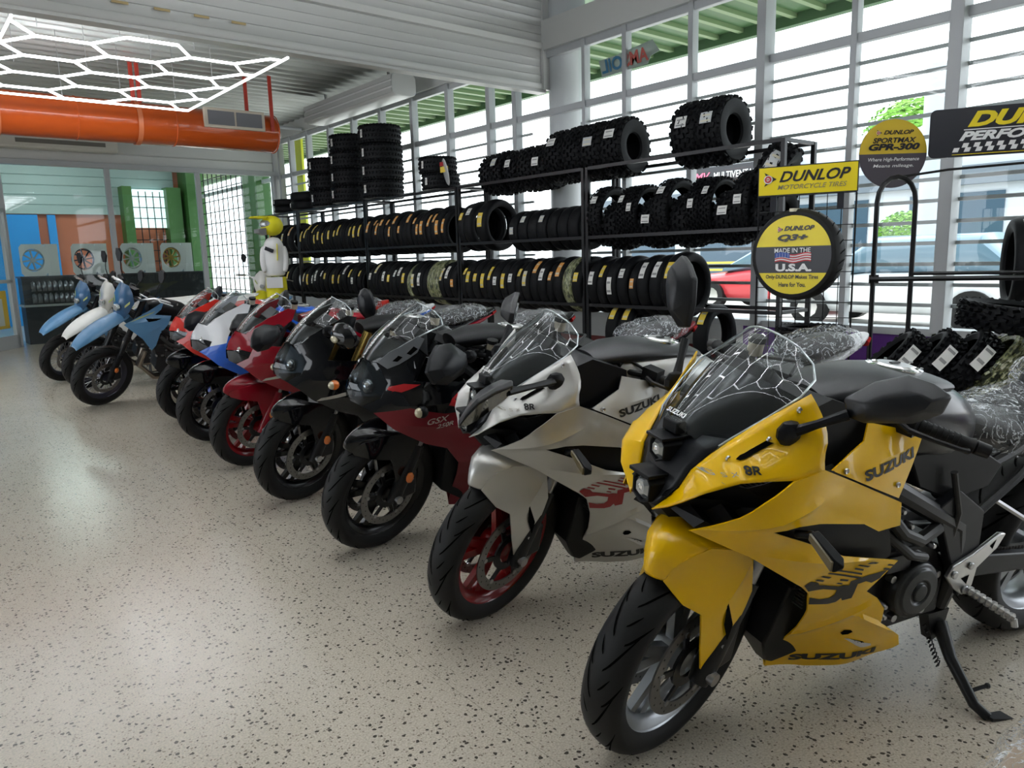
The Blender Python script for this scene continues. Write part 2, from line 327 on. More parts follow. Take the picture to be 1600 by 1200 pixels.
MB().b2((5.5, 19.0, 3.9), (5.9, 19.6, 3.96)).build('ceiling_light', mat('panel_glow', (1, 1, 1), .5, emit=(.85, 1, .95, 6)), label='small square ceiling light in the room behind the glass', cat='light')
for i, (x_, y_) in enumerate(((2.0, 15.5), (4.0, 15.5), (-1.5, 18.5), (2.4, 19.5))): MB().b2((x_, y_, 3.9), (x_+1.3, y_+.3, 3.95)).build('added_fill_light', mat('fill_glow', (1, 1, 1), .5, emit=(.9, 1, .97, 13)), label='added fill light panel behind the glass, %s' % ('above the wheel boxes at the left', 'above the wheel boxes at the right', 'above the far left corner', 'nearest the orange and blue wall')[i], cat='light')  # glowing panels added to brighten the wheel boxes and the back room
# outside: ground, soffit, building, vegetation
struct('ground_outside', MB().b2((W+.15, -40, -.2), (60, 80, -.12)), noise_bump(mat('bright_concrete', (.52, .52, .5), .8), 3, .2))
struct('ceiling_soffit', MB().b2((W+.15, -8, 3.98), (W+1.9, 26, 4.04)).b2((W+1.85, -8, 3.86), (W+1.95, 26, 4.06)), mat('soffit_green', (.07, .16, .06), .5))
for i in range(40): pass
rb = MB()
for i in range(90): rb.b2((W+.15, -7+.35*i, 3.93), (W+1.85, -6.93+.35*i, 3.98))
struct('beam_soffit_ribs', rb, mat('soffit_rib', (.22, .32, .16), .5))
# ------------------------------------------------------------------ suspended hexagon light
TUBE = mat('led_tube', (1, 1, 1), .4, emit=(.93, .96, 1, 7))
def hexlight(x0, x1, y0, y1, cols, yc, zz, label, border=True):
    h = empty('hexagon_light', ((x0+x1)/2, (y0+y1)/2, zz), label=label, cat='light'); ox, oy = h.location.x, h.location.y
    s = .43; edges = {}
    for k in cols:
        cx = 2.15+.645*k
        for j in range(-8, 9):
            cy = yc+.745*j+(.3725 if k % 2 else 0)
            P = [(cx+s*math.cos(i*PI/3), cy+s*math.sin(i*PI/3)) for i in range(6)]
            for i in range(6):
                a, b = P[i], P[(i+1) % 6]
                if not all(x0-.01 <= q[0] <= x1+.01 and y0 <= q[1] <= y1 for q in (a, b)): continue
                edges[tuple(sorted([(round(a[0], 2), round(a[1], 2)), (round(b[0], 2), round(b[1], 2))]))] = 1
    rx = 2.15+.645*(max(cols)); js = [yc+.745*j+(.3725 if max(cols) % 2 else 0) for j in range(-8, 9)]
    if border:
        for cy in js:
            if y0 <= cy <= y1: edges[((round(rx+s, 2), round(cy, 2)), (x1, round(cy, 2)))] = 1
        for e in (((x0, y1), (x1, y1)), ((x1, y0), (x1, y1)), ((x0, y0), (x0, y1))): edges[e] = 1
    for (a, b) in edges:
        MB().tube([(a[0]-ox, a[1]-oy, 0), (b[0]-ox, b[1]-oy, 0)], .0125, 6).build('led_tube', TUBE, h)
    for i in range(4):
        for j in range(3):
            x, y = x0+.2+(x1-x0-.4)*i/3, y0+.2+(y1-y0-.4)*j/2; MB().tube([(x-ox, y-oy, 0), (x-ox, y-oy, (CZ if y > 7.2 else 4.5)-zz)], .003, 4).build('hanging_cable', STL, h)
    return h
hexlight(1.06, 3.35, 7.36, 10.52, (-1, 0, 1), 7.87, 3.3, 'suspended white hexagon tube light hanging in front of the orange duct')
hexlight(-1.9, .9, 7.36, 10.52, (-6, -5, -4, -3), 7.87, 3.3, 'second suspended white hexagon tube light, cut by the left edge of the photo')
hexlight(.3, 3.8, -1.2, 4.6, (-2, -1, 0, 1, 2), 1.9, 3.4, 'near suspended hexagon tube light overhead, mirrored in the windscreens')
# duct
ORA = noise_bump(paint('orange_duct_paint', (.62, .10, .015), .3), 30, .05)
d = empty('air_duct', (1, 11.4, 3.24), label='orange round air duct hanging below the ribbed ceiling', cat='duct')
m = MB(); m.lathe([(0, 3.86), (.25, 3.85), (.27, 3.82), (.27, -6)], (0, 0, 0), (1, 0, 0), 40)
for x in (3.85, 2.4, 1.2, -.4): m.lathe([(.27, x-.01), (.277, x-.005), (.277, x+.005), (.27, x+.01)], (0, 0, 0), (1, 0, 0), 40)
m.build('duct_pipe', ORA, d)
m = MB().b2((2.75, -.31, -.02), (3.62, -.25, .25)); m.build('vent_frame', mat('vent_cream', (.62, .55, .45), .5), d, bevel=.01)
m = MB()
for q in (2.80, 3.2):
    m.b2((q, -.318, .02), (q+.37, -.308, .21))
m.build('vent_grille', mat('vent_dark', (.18, .18, .2), .5), d)
HST = mat('red_strap', (.5, .05, .03), .4)
for x in (3.45, 3.72, 1.9, 1.98, .3):
    MB().b2((x, -.03 if x != 3.72 else -.28, .0), (x+.05, -.01 if x != 3.72 else -.26, .80)).build('hanger_strap', HST, d)
for x in (1.93, .33): MB().lathe([(.278, x-.03), (.284, x-.03), (.284, x+.03), (.278, x+.03)], (0, 0, 0), (1, 0, 0), 40).build('strap_band', mat('strap_orange', (.7, .2, .08), .4), d)
# air conditioner
a = empty('air_conditioner', (2.6, YB, 3.5), label='long cream wall air conditioner under the orange duct', cat='air conditioner')
MB().b2((-.85, -.28, -.17), (.95, 0, .17)).build('casing', mat('ac_cream', (.60, .58, .52), .5), a, bevel=.03)
MB().b2((-.6, -.286, -.09), (.75, -.275, -.02)).build('outlet_slot', mat('ac_dark', (.16, .15, .13), .6), a)
# curtain box / rolled shade by the windows
m = MB(); m.hull([(0, .15, -.15, .2, 5), (2.8, .15, -.15, .2, 5)]); rb = empty('shade_box', (6.0, 9.45, 3.74), PI/2, label='long white ribbed shutter box hung under the ceiling along the windows', cat='shutter box')
m.build('casing', BMW, rb, bevel=.01)
for x_ in (.4, 2.4): MB().box((x_, 0, .22), (.03, .03, .16)).build('hanger', STL, rb)
for i in range(3): MB().b2((0, .205, -.12+.09*i), (2.8, .215, -.06+.09*i)).build('rib', mat('rib_grey', (.4, .41, .4), .4), rb)
m = MB()
m.tube([(5.3, 14.6, CZ-.06), (6.5, 13.9, 3.80)], .03, 6); m.build('brace_pipe', FRM, label='thin white brace pipe from the ceiling to the window header', cat='pipe')
# ------------------------------------------------------------------ things outside
def sign_board():
    s = empty('shop_sign', (22.3, 15.3, 3.85), label='dark MULTIVENTAS LLC sign board on the building across the street', cat='sign')
    MB().b2((0, -2.2, -.3), (.72, 1.6, .3)).build('board', mat('sign_dark', (.02, .02, .025), .4), s)
    t = MB(); fit_text(t, 'MULTIVENTAS LLC', (-.02, .5, -.12), (0, -1, 0), (0, 0, 1), 2.1, .22, 0, .01); t.build('lettering', mat('sign_white', (.8, .8, .8), .5), s)
    t = MB(); fit_text(t, 'MV', (-.02, 1.3, -.12), (0, -1, 0), (0, 0, 1), .65, .25, 0, .02, .3); t.build('monogram', mat('sign_pink', (.7, .15, .25), .5), s)
sign_board()
b = empty('shop_building', (23, 12, 0), label='pale commercial building across the street with dark shopfront glass', cat='building')
MB().b2((0, -14, -.2), (6, 10, 4.6)).build('facade', mat('facade_pale', (.5, .55, .6), .7), b)
for i in range(6): MB().b2((-.05, -12+3.6*i, .4), (.02, -9.6+3.6*i, 2.7)).build('shopfront_window', mat('shop_glass', (.05, .09, .13), .15), b)
MB().b2((-.3, -14, 2.9), (0, 10, 3.4)).build('awning_band', mat('awning_dark', (.12, .15, .18), .6), b)
def car(loc, col, label, L=4.4, h=1.45):
    c = empty('car', loc, label=label, cat='car'); H = h
    st = [(-.5*L, .75, .35, .75), (-.46*L, .95, .25, .86), (-.2*L, 1.0, .22, .9), (.1*L, .98, .22, .9), (.42*L, .85, .25, .86), (.5*L, .65, .35, .7)]
    m = MB(); R = lambda q: [(p[1], p[0], p[2]) for p in q]
    t = MB().hull([(x, zt, zb, w, 4) for x, zt, zb, w in st]); t.v = R(t.v); t.build('body', paint(col[0], col[1]), c)
    t = MB().hull([(-.42*L, 1.0, .9, .8, 4), (-.3*L, H, .9, .72, 4), (.08*L, H, .9, .72, 4), (.25*L, 1.0, .9, .8, 4)]); t.v = R(t.v); t.build('cabin_glass', mat('car_glass', (.12, .2, .26), .1), c)
    for y in (-.3*L, .3*L):
        for x in (-.85, .85):
            wl = MB().lathe([(.2, -.1), (.34, -.11), (.34, .11), (.2, .1)], (x, y, .34), (1, 0, 0), 24, 0, True); wl.build('wheel', RUB, c)
            MB().lathe([(0, -.115), (.2, -.1), (.2, .1), (0, .115)], (x, y, .34), (1, 0, 0), 10).build('hubcap', ALU, c)
    return c
car((14.2, 5.9, -.1), ('car_white', (.7, .72, .74)), 'white car parked outside beyond the black tyre stand', 4.6, 1.6)
car((14.2, .9, -.1), ('car_silver', (.45, .5, .55)), 'silver car parked outside at the right edge of the window', 4.4, 1.5)
car((16.5, 9.8, -.1), ('car_red', (.55, .05, .06)), 'red car parked outside behind the lower tyre shelf', 4.2, 1.45)
FOL = noise_bump(mat('bush_leaves', (.14, .34, .03), .7), 20, 1, .05)
def foliage(name, loc, r, label, cat, n=2600, trunk=False, m=FOL):
    e = empty(name, loc, label=label, cat=cat); f = MB()
    for i in range(n):
        a, q = random.uniform(0, 2*PI), random.uniform(-1, 1); rr = random.uniform(.75, 1.0)*r; s = math.sqrt(1-q*q)
        p = Vector((rr*s*math.cos(a), rr*s*math.sin(a), rr*q*.85)); x, y, d = basis(p+Vector((random.uniform(-.5, .5),)*3)); l = r*.07
        f.add([p-x*l, p-y*l*.5, p+x*l, p+y*l*.5], [(0, 1, 2, 3)])
    f.build('foliage', m, e)
    MB().tube([(0, 0, -loc[2]-.1), (0, 0, -r*.3)], .06 if not trunk else .15, 8).build('stem', mat('bark', (.1, .07, .05), .9), e)
foliage('round_bush', (20, 8.4, 1.55), .75, 'round bright green clipped bush across the street', 'bush')
foliage('tree', (32, 13.4, 5.5), 1.9, 'green tree crown rising behind the building, above the round gauge sign', 'tree', 3000, True)
foliage('tree', (32, 27, 4.0), 2.4, 'dark green tree behind the building at the far windows', 'tree', 3000, True)
MB().lathe([(0, 0), (.32, 0), (.32, 5), (0, 5)], (17, 6.6, -.1), (0, 0, 1), 20).build('street_pole', mat('pole_concrete', (.42, .46, .5), .7), label='thick grey street pole outside between two window posts', cat='pole')
r_ = MB()
for z in (.75, .95): r_.b2((18.5, -4, z), (18.56, 16, z+.06))
for i in range(10): r_.b2((18.5, -4+2.2*i, -.1), (18.58, -3.92+2.2*i, 1.05))
r_.build('yellow_railing', mat('rail_yellow', (.7, .55, .08), .5), label='yellow street railing outside in front of the bush', cat='railing')
MB().b2((22.85, 2.2, 0), (22.95, 4.6, 2.4)).build('green_gate', mat('gate_green', (.03, .3, .2), .6), label='green gate in the facade across the street', cat='gate')
# banner in the window, seen from behind
bn = empty('window_banner', (W+.02, 5.9, 3.42), label='oil brand decal on the high window, its letters reading backwards', cat='decal')
MB().add([(.0, .33, -.12), (0, .38, .07), (0, .1, .08), (0, -.40, .13), (0, -.5, .0), (0, -.38, -.03), (0, -.34, -.10)], [(0, 1, 2, 3, 4, 5, 6)]).build('backing', mat('decal_back', (.45, .55, .5), .6), bn, solid=.004)
t = MB(); fit_text(t, 'AMS', (-.01, -.36, -.07), (0, 1, -.03), (0, 0, 1), .36, .15, 0, .03, .2); t.build('red_letters', mat('decal_red', (.55, .12, .1), .6), bn)
t = MB(); fit_text(t, 'OIL', (-.01, .02, -.08), (0, 1, -.03), (0, 0, 1), .30, .15, 0, .03, .2); t.build('blue_letters', mat('decal_blue', (.05, .2, .35), .6), bn)
tag(MB().b2((W+.25, 14.75, -.1), (W+.3, 15.15, 3.9)).build('yellow_banner', mat('banner_yellow', (.75, .8, .02), .5)), 'yellow upright banner outside the farthest windows', 'banner')
# ------------------------------------------------------------------ tyres
def tyre_prof(R, w, ri, flat=0.0, n=9):
    """closed cross-section (radius, axial), outside and inside"""
    out = [(ri, -w*.36), (ri+.012, -w*.44), (ri+(R-ri)*.45, -w*.52)]
    for i in range(n):
        t = -PI/2+PI*i/(n-1); out.append((R-(1-math.cos(t))*(R-ri)*(.36-.26*flat), w*.5*math.sin(t)))
    out += [(ri+(R-ri)*.45, w*.52), (ri+.012, w*.44), (ri, w*.36)]
    out += [(ri+(R-ri)*.5, w*.44), (R-.016, w*.25), (R-.012, 0), (R-.016, -w*.25), (ri+(R-ri)*.5, -w*.44)]
    return out
def tyre_mb(R, w, ri, flat=0, n=40, xf=None): return MB(xf).lathe(tyre_prof(R, w, ri, flat), (0, 0, 0), (0, 1, 0), n, 0, True)
def knob_tyre(R, w, ri, nrow, ncol, kb, n=28, flat=.8):
    m = tyre_mb(R-kb, w, ri, flat, n)
    for j in range(nrow):
        u = (j/(nrow-1)-.5)*2 if nrow > 1 else 0
        for i in range(ncol):
            a = 2*PI*(i+.5*(j % 2))/ncol+u*u*.05; d = (1-math.sqrt(max(0, 1-(u*.86)**2)))*(R-ri)*.14
            rr = R-kb*.5-d; c = Vector((rr*math.cos(a), u*w*.44, rr*math.sin(a)))
            rot = Matrix.Rotation(-a+PI/2, 3, 'Y') @ Matrix.Rotation(.25*(1 if (i+j) % 2 else -1), 3, 'Z') @ Matrix.Rotation(-u*.55, 3, 'X')
            m.box(c, (2*PI*R/ncol*.58, w/nrow*.66, kb*1.5), 0, rot, .8)
    return m
KINDS = {}
def tk(name, mb, m=RB2, auto=40): KINDS[name] = mb.mesh(name, m, auto)
tk('big', tyre_mb(.318, .175, .222)); tk('road', tyre_mb(.312, .142, .222)); tk('narrow', tyre_mb(.30, .11, .222, 0, 36))
tk('scooter', tyre_mb(.245, .155, .155, .7)); tk('atv', knob_tyre(.30, .26, .13, 6, 22, .016)); tk('atv2', knob_tyre(.255, .22, .115, 5, 20, .016))
tk('dirt', knob_tyre(.305, .13, .23, 5, 34, .016, 36, .3)); tk('adv', knob_tyre(.315, .17, .222, 4, 30, .010, 32, .3))
tk('truck', knob_tyre(.32, .25, .19, 4, 36, .010, 32, .9))
CAMO = mat('camouflage_wrap', (.2, .24, .12), .35); n_, l_, b_ = nodes(CAMO)
t_ = n_.new('ShaderNodeTexNoise'); t_.inputs['Scale'].default_value = 9; r_ = n_.new('ShaderNodeValToRGB'); r_.color_ramp.interpolation = 'CONSTANT'
for i_, (p_, c_) in enumerate(((0, (.04, .05, .03)), (.45, (.22, .24, .11)), (.55, (.42, .42, .3)), (.62, (.1, .12, .05)))):
    e_ = r_.color_ramp.elements[i_] if i_ < 2 else r_.color_ramp.elements.new(p_); e_.position = p_; e_.color = (*c_, 1)
l_.new(t_.outputs[0], r_.inputs[0]); l_.new(r_.outputs[0], b_.inputs['Base Color'])
STK = [mat('sticker_white', (.7, .7, .68), .45), mat('sticker_yellow', (.75, .55, .06), .45), mat('sticker_orange', (.7, .33, .08), .45), mat('sticker_cream', (.6, .56, .42), .45), mat('bag_film', (.5, .52, .53), .15)]
STM = {}
def sticker_mesh(R, w, mi, ln=.17, wf=.45):
    key = (round(R, 3), round(w, 3), mi, ln, wf)
    if key in STM: return STM[key]
    rows = []; band = []
    for i in range(9):
        a = (i/8-.5)*ln/R; row = []
        for j in range(5):
            u = (j/4-.5)*wf; rr = R-(1-math.cos(math.asin(min(1, abs(u)*1.0))))*(.09)*.4+(.004 if ln != .08 and ln != .09 and ln != .16 else .010); row.append((-rr*math.cos(a), u*w, rr*math.sin(a)))
        rows.append(row)
    m = MB(); m.grid(rows, 0); d = rows[2:4]; m.grid([[(p[0]-.002, p[1]*.8, p[2]) for p in r] for r in rows[1:3]], 1); m.grid([[(p[0]-.002, p[1]*.7, p[2]) for p in r] for r in rows[5:7]], 1)
    me = m.mesh('sticker', [STK[mi], STK[3 if mi != 3 else 1] if mi else mat('sticker_print', (.25, .25, .25), .5)]); STM[key] = me; return me
DIM = dict(big=(.318, .175), road=(.312, .142), narrow=(.30, .11), scooter=(.245, .155), atv=(.30, .26), atv2=(.255, .22), dirt=(.305, .13), adv=(.315, .17), truck=(.32, .25))
NT = [0]
def tyre(kind, loc, label, group, yaw=0, tilt=0, flat=False, st=None, sa=.35, scale=1, m=None, roll=None, ln=.17, name='tyre_for_sale', cat='tyre'):
    me = KINDS[kind]
    if m is not None:
        key = kind+m.name
        if key not in KINDS: KINDS[key] = me.copy(); KINDS[key].materials[0] = m
        me = KINDS[key]
    o = bpy.data.objects.new(name, me); COL.objects.link(o); o.location = loc; o.scale = (scale,)*3
    ro = random.uniform(0, 6) if roll is None else roll
    R_ = Matrix.Rotation(yaw, 4, 'Z') @ Matrix.Rotation(tilt, 4, 'X')
    if flat: R_ = R_ @ Matrix.Rotation(PI/2, 4, 'X')
    o.rotation_euler = (R_ @ Matrix.Rotation(ro, 4, 'Y')).to_euler()
    tag(o, label, cat, group)
    if st is not None:
        s = bpy.data.objects.new('sticker', sticker_mesh(*DIM[kind], st, ln)); COL.objects.link(s); s.parent = o
        s.matrix_local = Matrix.Rotation(-ro+sa, 4, 'Y')
    return o
# ------------------------------------------------------------------ tyre rack: one unit per bay
RK = mat('rack_black_steel', (.012, .012, .014), .35, .3)
XF, XR = 5.75, 6.22
bays = [3.38, 5.66, 7.92, 10.3, 12.7, 14.2]
for i in range(len(bays)-1):
    a, b = bays[i]+.012, bays[i+1]-.012
    r = empty('tyre_rack', ((XF+XR)/2, (a+b)/2, 0), label='black steel tyre rack bay, '+('nearest, ending beside the yellow DUNLOP sign', 'second from the near end, in front of the round pillar', 'third from the near end', 'fourth from the near end', 'farthest, behind the riding gear')[i], cat='rack', group='bays of the long tyre rack')
    hx = (XR-XF)/2; hy = (b-a)/2
    for sx in (-1, 1):
        for sy in (-1, 1): MB().box((sx*hx, sy*(hy-.018), 1.1 if i else 1.1), (.036, .036, 2.2)).build('post', RK, r)
        for z in (.25, .785, 1.49, 2.19): MB().box((sx*hx, 0, z), (.032, 2*hy-.07, .032)).build('rail', RK, r)
    for z in (.25, .785, 1.49, 2.19):
        for sy in (-1, 1): MB().box((0, sy*(hy-.018), z), (2*hx-.03, .028, .028)).build('cross_bar', RK, r)
XM = (XF+XR)/2
def zc(R, z): return z+math.sqrt(max(.01, (R*.97)**2-((XR-XF)/2)**2))+.0
def row(shelf, kinds, y0, y1, n, sname, bayname, stprob=.85, camo=(), yaw=.0, x=None, stk=None):
    rnd = random.Random(int(y0*100)+int(shelf*10)); k = 0
    ws = [DIM[kinds[i % len(kinds)]][1] for i in range(n)]; ks = (y1-y0)/sum(ws); cum = y0
    for i in range(n):
        kd = kinds[i % len(kinds)]; R, w = DIM[kd]; y = cum+w*ks/2; cum += w*ks
        zz = zc(R, shelf) if R > .24 else shelf+R-.1
        st = rnd.choice([0, 1, 1, 2, 3, 0]) if rnd.random() < stprob else None
        if stk is not None and st is not None: st = stk
        cm = CAMO if i in camo else None
        tyre(kd, (x or XM, y, zz), 'black tyre%s, %s from near end, %s, %s' % (' in camouflage wrap' if cm else ' with %s sticker' % ('white', 'yellow', 'orange', 'cream', 'film')[st] if st is not None else '', ORD[i], sname, bayname), 'tyres on the %s, %s' % (sname, bayname), yaw*.3+rnd.uniform(-.02, .02), rnd.uniform(-.015, .015), st=None if cm else st, sa=rnd.uniform(.0, .75), scale=rnd.uniform(.96, 1.0), m=cm, ln=rnd.choice([.10, .14, .18]) if kd in ('road', 'narrow', 'big') else .08)
LOW, MID, TOP = .8, 1.505, 2.205
B0, B1, B2, B3, B4 = 'nearest rack bay', 'bay before the pillar', 'third rack bay', 'fourth rack bay', 'farthest rack bay'
tyre('big', (XM-.02, 4.52, zc(.318, LOW)), 'big empty black tyre facing the room at the near end of the lower rack shelf', 'tyres on the lower shelf, nearest bay', .04, 0, roll=0, sa=.5, st=1)
row(LOW, ['road', 'road', 'narrow'], 4.63, 5.62, 7, 'lower shelf', B0, 1)
row(LOW, ['road', 'road', 'road', 'narrow'], 5.70, 7.88, 16, 'lower shelf', B1, .95, camo=(1,), yaw=.06)
row(LOW, ['road', 'road', 'narrow'], 7.96, 10.25, 17, 'lower shelf', B2, .8, camo=(3, 4, 8))
row(LOW, ['narrow', 'road'], 10.5, 12.6, 13, 'lower shelf', B3, .8)
row(LOW, ['big', 'road'], 12.8, 13.6, 3, 'lower shelf', B4, .5)
# middle shelf
row(MID, ['atv2', 'adv', 'atv2', 'dirt', 'dirt'], 3.5, 5.6, 12, 'middle shelf', B0, .55, stk=0, yaw=.1)
tyre('atv2', (XM, 3.62, MID+.46), 'knobby black tyre lying on top of the others behind the DUNLOP sign', None, .3, .5, st=4)
row(MID, ['scooter'], 5.78, 6.95, 7, 'middle shelf', B1, .4, stk=4)
tyre('big', (XM, 7.42, zc(.318, MID)), 'large empty ring tyre with yellow sticker on the middle shelf beside the scooter tyres', None, .1, 0, st=1, sa=.2)
row(MID, ['big', 'road'], 7.6, 7.88, 2, 'middle shelf past ring tyre', 'second bay', .9)
row(MID, ['narrow', 'road', 'narrow'], 8.15, 10.25, 17, 'middle shelf', B2, .9, stk=2)
row(MID, ['narrow', 'road', 'narrow'], 10.4, 12.6, 16, 'middle shelf', B3, .9, stk=1)
row(MID, ['big', 'road'], 12.85, 14.0, 4, 'middle shelf', B4, .6)
# top shelf
for i, y in enumerate((4.15, 4.42)): tyre('atv', (XM, y, zc(.30, TOP)), ('near', 'far')[i]+' one of the pair of wide knobby tyres alone on the top shelf', 'pair of knobby tyres on the top shelf', .05, st=0 if i else 4, sa=.3, ln=.10)
y = 5.32
for i in range(9):
    kd = ['atv', 'atv', 'atv2', 'atv2'][min(i//2, 3)]
    tyre(kd, (XM, y, zc(DIM[kd][0], TOP)), 'wide knobby black tyre, %s from the near end of the long top shelf row' % ORD[i], 'knobby tyres on the top shelf', random.uniform(-.1, .15), st=[0, 4, None, 0, 0, None, 0, 4, None][i], ln=.09, sa=random.uniform(.1, .5), scale=random.uniform(.94, 1.03)); y += DIM[kd][1]*1.08
for j, (y, n, kd, nm) in enumerate(((8.65, 2, 'truck', 'two tyre pile'), (10.15, 3, 'truck', 'tall pile'), (11.15, 4, 'truck', 'pile of four'), (11.95, 3, 'truck', 'pile of three'), (12.75, 2, 'road', 'low far pile'), (13.5, 2, 'narrow', 'farthest low pile'))):
    R, ww = DIM[kd]
    for i in range(n+(1 if j == 1 else 0)):
        s = (.82 if j == 0 else 1); tyre(kd, (XM+random.uniform(-.02, .02), y+random.uniform(-.02, .02), TOP+.02+ww*s*(i+.5)*(1.05)), 'tyre lying flat on the top shelf, %s from bottom, %s' % (ORD[i], nm), 'flat tyre piles on the top shelf', flat=True, st=0, sa=random.uniform(-.2, .2), scale=s, ln=.05)
g = MB().lathe([(.0, -.02), (.16, -.01), (.17, .0), (.0, .02)], (0, 0, 0), (.9, -.45, .2), 24); gl = empty('round_packet', (XM-.26, 8.12, TOP+.2), label='round wrapped packet with red and yellow print leaning on the top shelf', cat='packet')
g.build('disc', STK[4], gl); MB().box((-.03, 0, .03), (.01, .16, .07), 0).build('print', STK[1], gl); MB().box((-.03, .05, .1), (.01, .08, .05)).build('red_print', TXR, gl)
# bottom shelf, tyres half hidden behind the motorcycles
for i, y in enumerate((5.3, 5.12, 4.2)): tyre('road', (XM, y, .25+.26), 'black tyre with yellow sticker on the lowest rail, %s from the pillar side' % ORD[i], 'tyres on the lowest rail', .1, st=1, sa=.75)
tyre('dirt', (XM-.1, 3.2, .62), 'knobby tyre lying flat behind the wire grid, under the round sign', None, flat=True, scale=.9)
tyre('dirt', (XM-.1, 3.2, .48), 'second knobby tyre lying flat beneath another behind the wire grid', None, flat=True, scale=.9)
# ------------------------------------------------------------------ wire display with signs
DY = mat('dunlop_yellow', (.78, .62, .01), .35); DK = mat('sign_black', (.012, .013, .02), .35)
def fr(o, u, nrm):                     # local frame: u right in the picture, v up
    u = Vector(u).normalized(); v = Vector((0, 0, 1)); return lambda a, b, d=0: Vector(o)+u*a+v*b+Vector(nrm)*d
U = Vector((.36, -.93, 0)).normalized(); N = Vector((-.93, -.36, 0)).normalized()
gx = Vector((4.60, 2.90, 0)); gw = .60
grid = empty('wire_grid_stand', gx+U*gw/2, label='black wire grid display stand holding the DUNLOP signs', cat='display stand')
m = MB(); o_ = -U*gw/2
def rod(mm, a, b, r=.0035): mm.tube([a, b], r, 5)
for i in range(8): rod(m, o_+U*gw*i/7+Vector((0, 0, .45)), o_+U*gw*i/7+Vector((0, 0, 1.66)), .003 if 0 < i < 7 else .006)
for i in range(13): rod(m, o_+Vector((0, 0, .46+.1*i)), o_+U*gw+Vector((0, 0, .46+.1*i)), .003)
m.build('grid_panel', RK, grid)
m = MB()
for q in (0, 1): rod(m, o_+U*gw*q+Vector((0, 0, 0)), o_+U*gw*q+Vector((0, 0, .5)), .012)
m.box((0, 0, .02), (.4, .4, .03)); m.build('foot', RK, grid)
F = fr(gx, U, N)
s = empty('brand_sign', F(.3, 1.75, .03), label='rectangular yellow DUNLOP MOTORCYCLE TIRES sign on top of the wire grid', cat='sign')
G = fr(-U*.3, U, N)
def slab(mb, G, a0, b0, a1, b1, d0, d1, mi=0):
    mb.add([G(a, b, d) for d in (d0, d1) for a, b in ((a0, b0), (a1, b0), (a1, b1), (a0, b1))], [(0, 1, 2, 3), (7, 6, 5, 4), (0, 4, 5, 1), (1, 5, 6, 2), (2, 6, 7, 3), (3, 7, 4, 0)], mi)
m = MB(); slab(m, G, .0, -.09, .61, .10, 0, .012, 1); slab(m, G, .006, -.083, .604, .093, .012, .014, 0); m.build('board', [DY, DK], s)
m = MB(); fit_text(m, 'DUNLOP', G(.135, -.005, .017), U, (0, 0, 1), .43, .07, 0, .025, .35); m.build('lettering', DK, s)
m = MB(); fit_text(m, 'MOTORCYCLE TIRES', G(.125, -.052, .017), U, (0, 0, 1), .42, .03, 0, .005, .3); m.build('small_lettering', mat('sign_grey', (.22, .2, .12), .5), s)
def dlogo(s, G, a, b, r, d):
    ring = lambda rr, n=20: [G(a+rr*math.cos(2*PI*i/n), b+rr*math.sin(2*PI*i/n), d+.001) for i in range(n)]
    m = MB(); m.add([G(a-.9*r, b+1.6*r, d), G(a+1.9*r, b, d), G(a-.9*r, b-1.6*r, d), G(a-.1*r, b, d)], [(0, 3, 1), (3, 2, 1)], 0)
    m.add(ring(r), [tuple(range(20))], 1); m.add([p+N*.0012 for p in ring(r*.78)], [tuple(range(20))], 2)
    fit_text(m, 'D', G(a-.3*r, b-.38*r, d+.004), U, (0, 0, 1), r*.62, r*.76, 1, .03); m.build('arrow_logo', [DK, mat('logo_white', (.7, .7, .68), .5), mat('logo_red', (.5, .03, .03), .5)], s)
dlogo(s, G, .065, .018, .028, .0165)
for q_ in (.08, .49): m = MB(); slab(m, G, q_, -.19, q_+.04, -.09, -.004, .004); m.build('clip', DK, s)
# round sign inside a cut tyre
c0 = F(.262, 1.275, .10); U0, N0 = U, N; U = Vector((.10, -.995, 0)).normalized(); N = Vector((-.995, -.10, 0)).normalized(); e = empty('tyre_sign', c0, label='round yellow MADE IN THE U.S.A. sign in a cut tyre on the grid', cat='sign')
m = MB(); prof = [(.255, .05), (.275, .045), (.292, .02), (.295, -.01), (.293, -.06), (.275, -.10), (.24, -.12), (.2, -.12), (.2, .03)]; m.lathe([(r, q) for r, q in prof], (0, 0, 0), N, 56, 0, True)
for i in range(30):
    a = 2*PI*i/30; pts = []
    for t, (r, q) in enumerate(((.2935, .018), (.2965, -.01), (.2955, -.055))):
        for ds in (-.012, .012): an = a+t*.05+ds; x_, y_, _ = basis(N); pts.append(x_*r*math.cos(an)+y_*r*math.sin(an)+N*q)
    m.add([p*1.002 for p in pts], [(0, 1, 3, 2), (2, 3, 5, 4)], 1)
m.build('cut_tyre', [RUB, GRV], e)
G = fr((0, 0, 0), U, N); R = .252
def disc_part(z0, z1, mi, mb, d, RR, off=0):
    pts = []; n = 40
    for i in range(n+1):
        z = z0+(z1-z0)*i/n; pts.append((-math.sqrt(max(0, RR*RR-z*z)), z))
    for i in range(n+1):
        z = z1-(z1-z0)*i/n; pts.append((math.sqrt(max(0, RR*RR-z*z)), z))
    mb.add([G(a, b, d) for a, b in pts], [tuple(range(len(pts)))], mi)
m = MB(); disc_part(.055, R*.999, 0, m, .052, R); disc_part(-.115, .055, 1, m, .052, R); disc_part(-R*.999, -.115, 0, m, .052, R); m.build('disc', [DY, DK], e)
tx = MB(); wx = MB()
fit_text(tx, 'DUNLOP', G(-.06, .155, .055), U, (0, .0, 1), .20, .03, 0, .04, .35); fit_text(tx, 'Q3+', G(-.10, .085, .057), U, (0, 0, 1), .2, .048, 0, .05, .3)
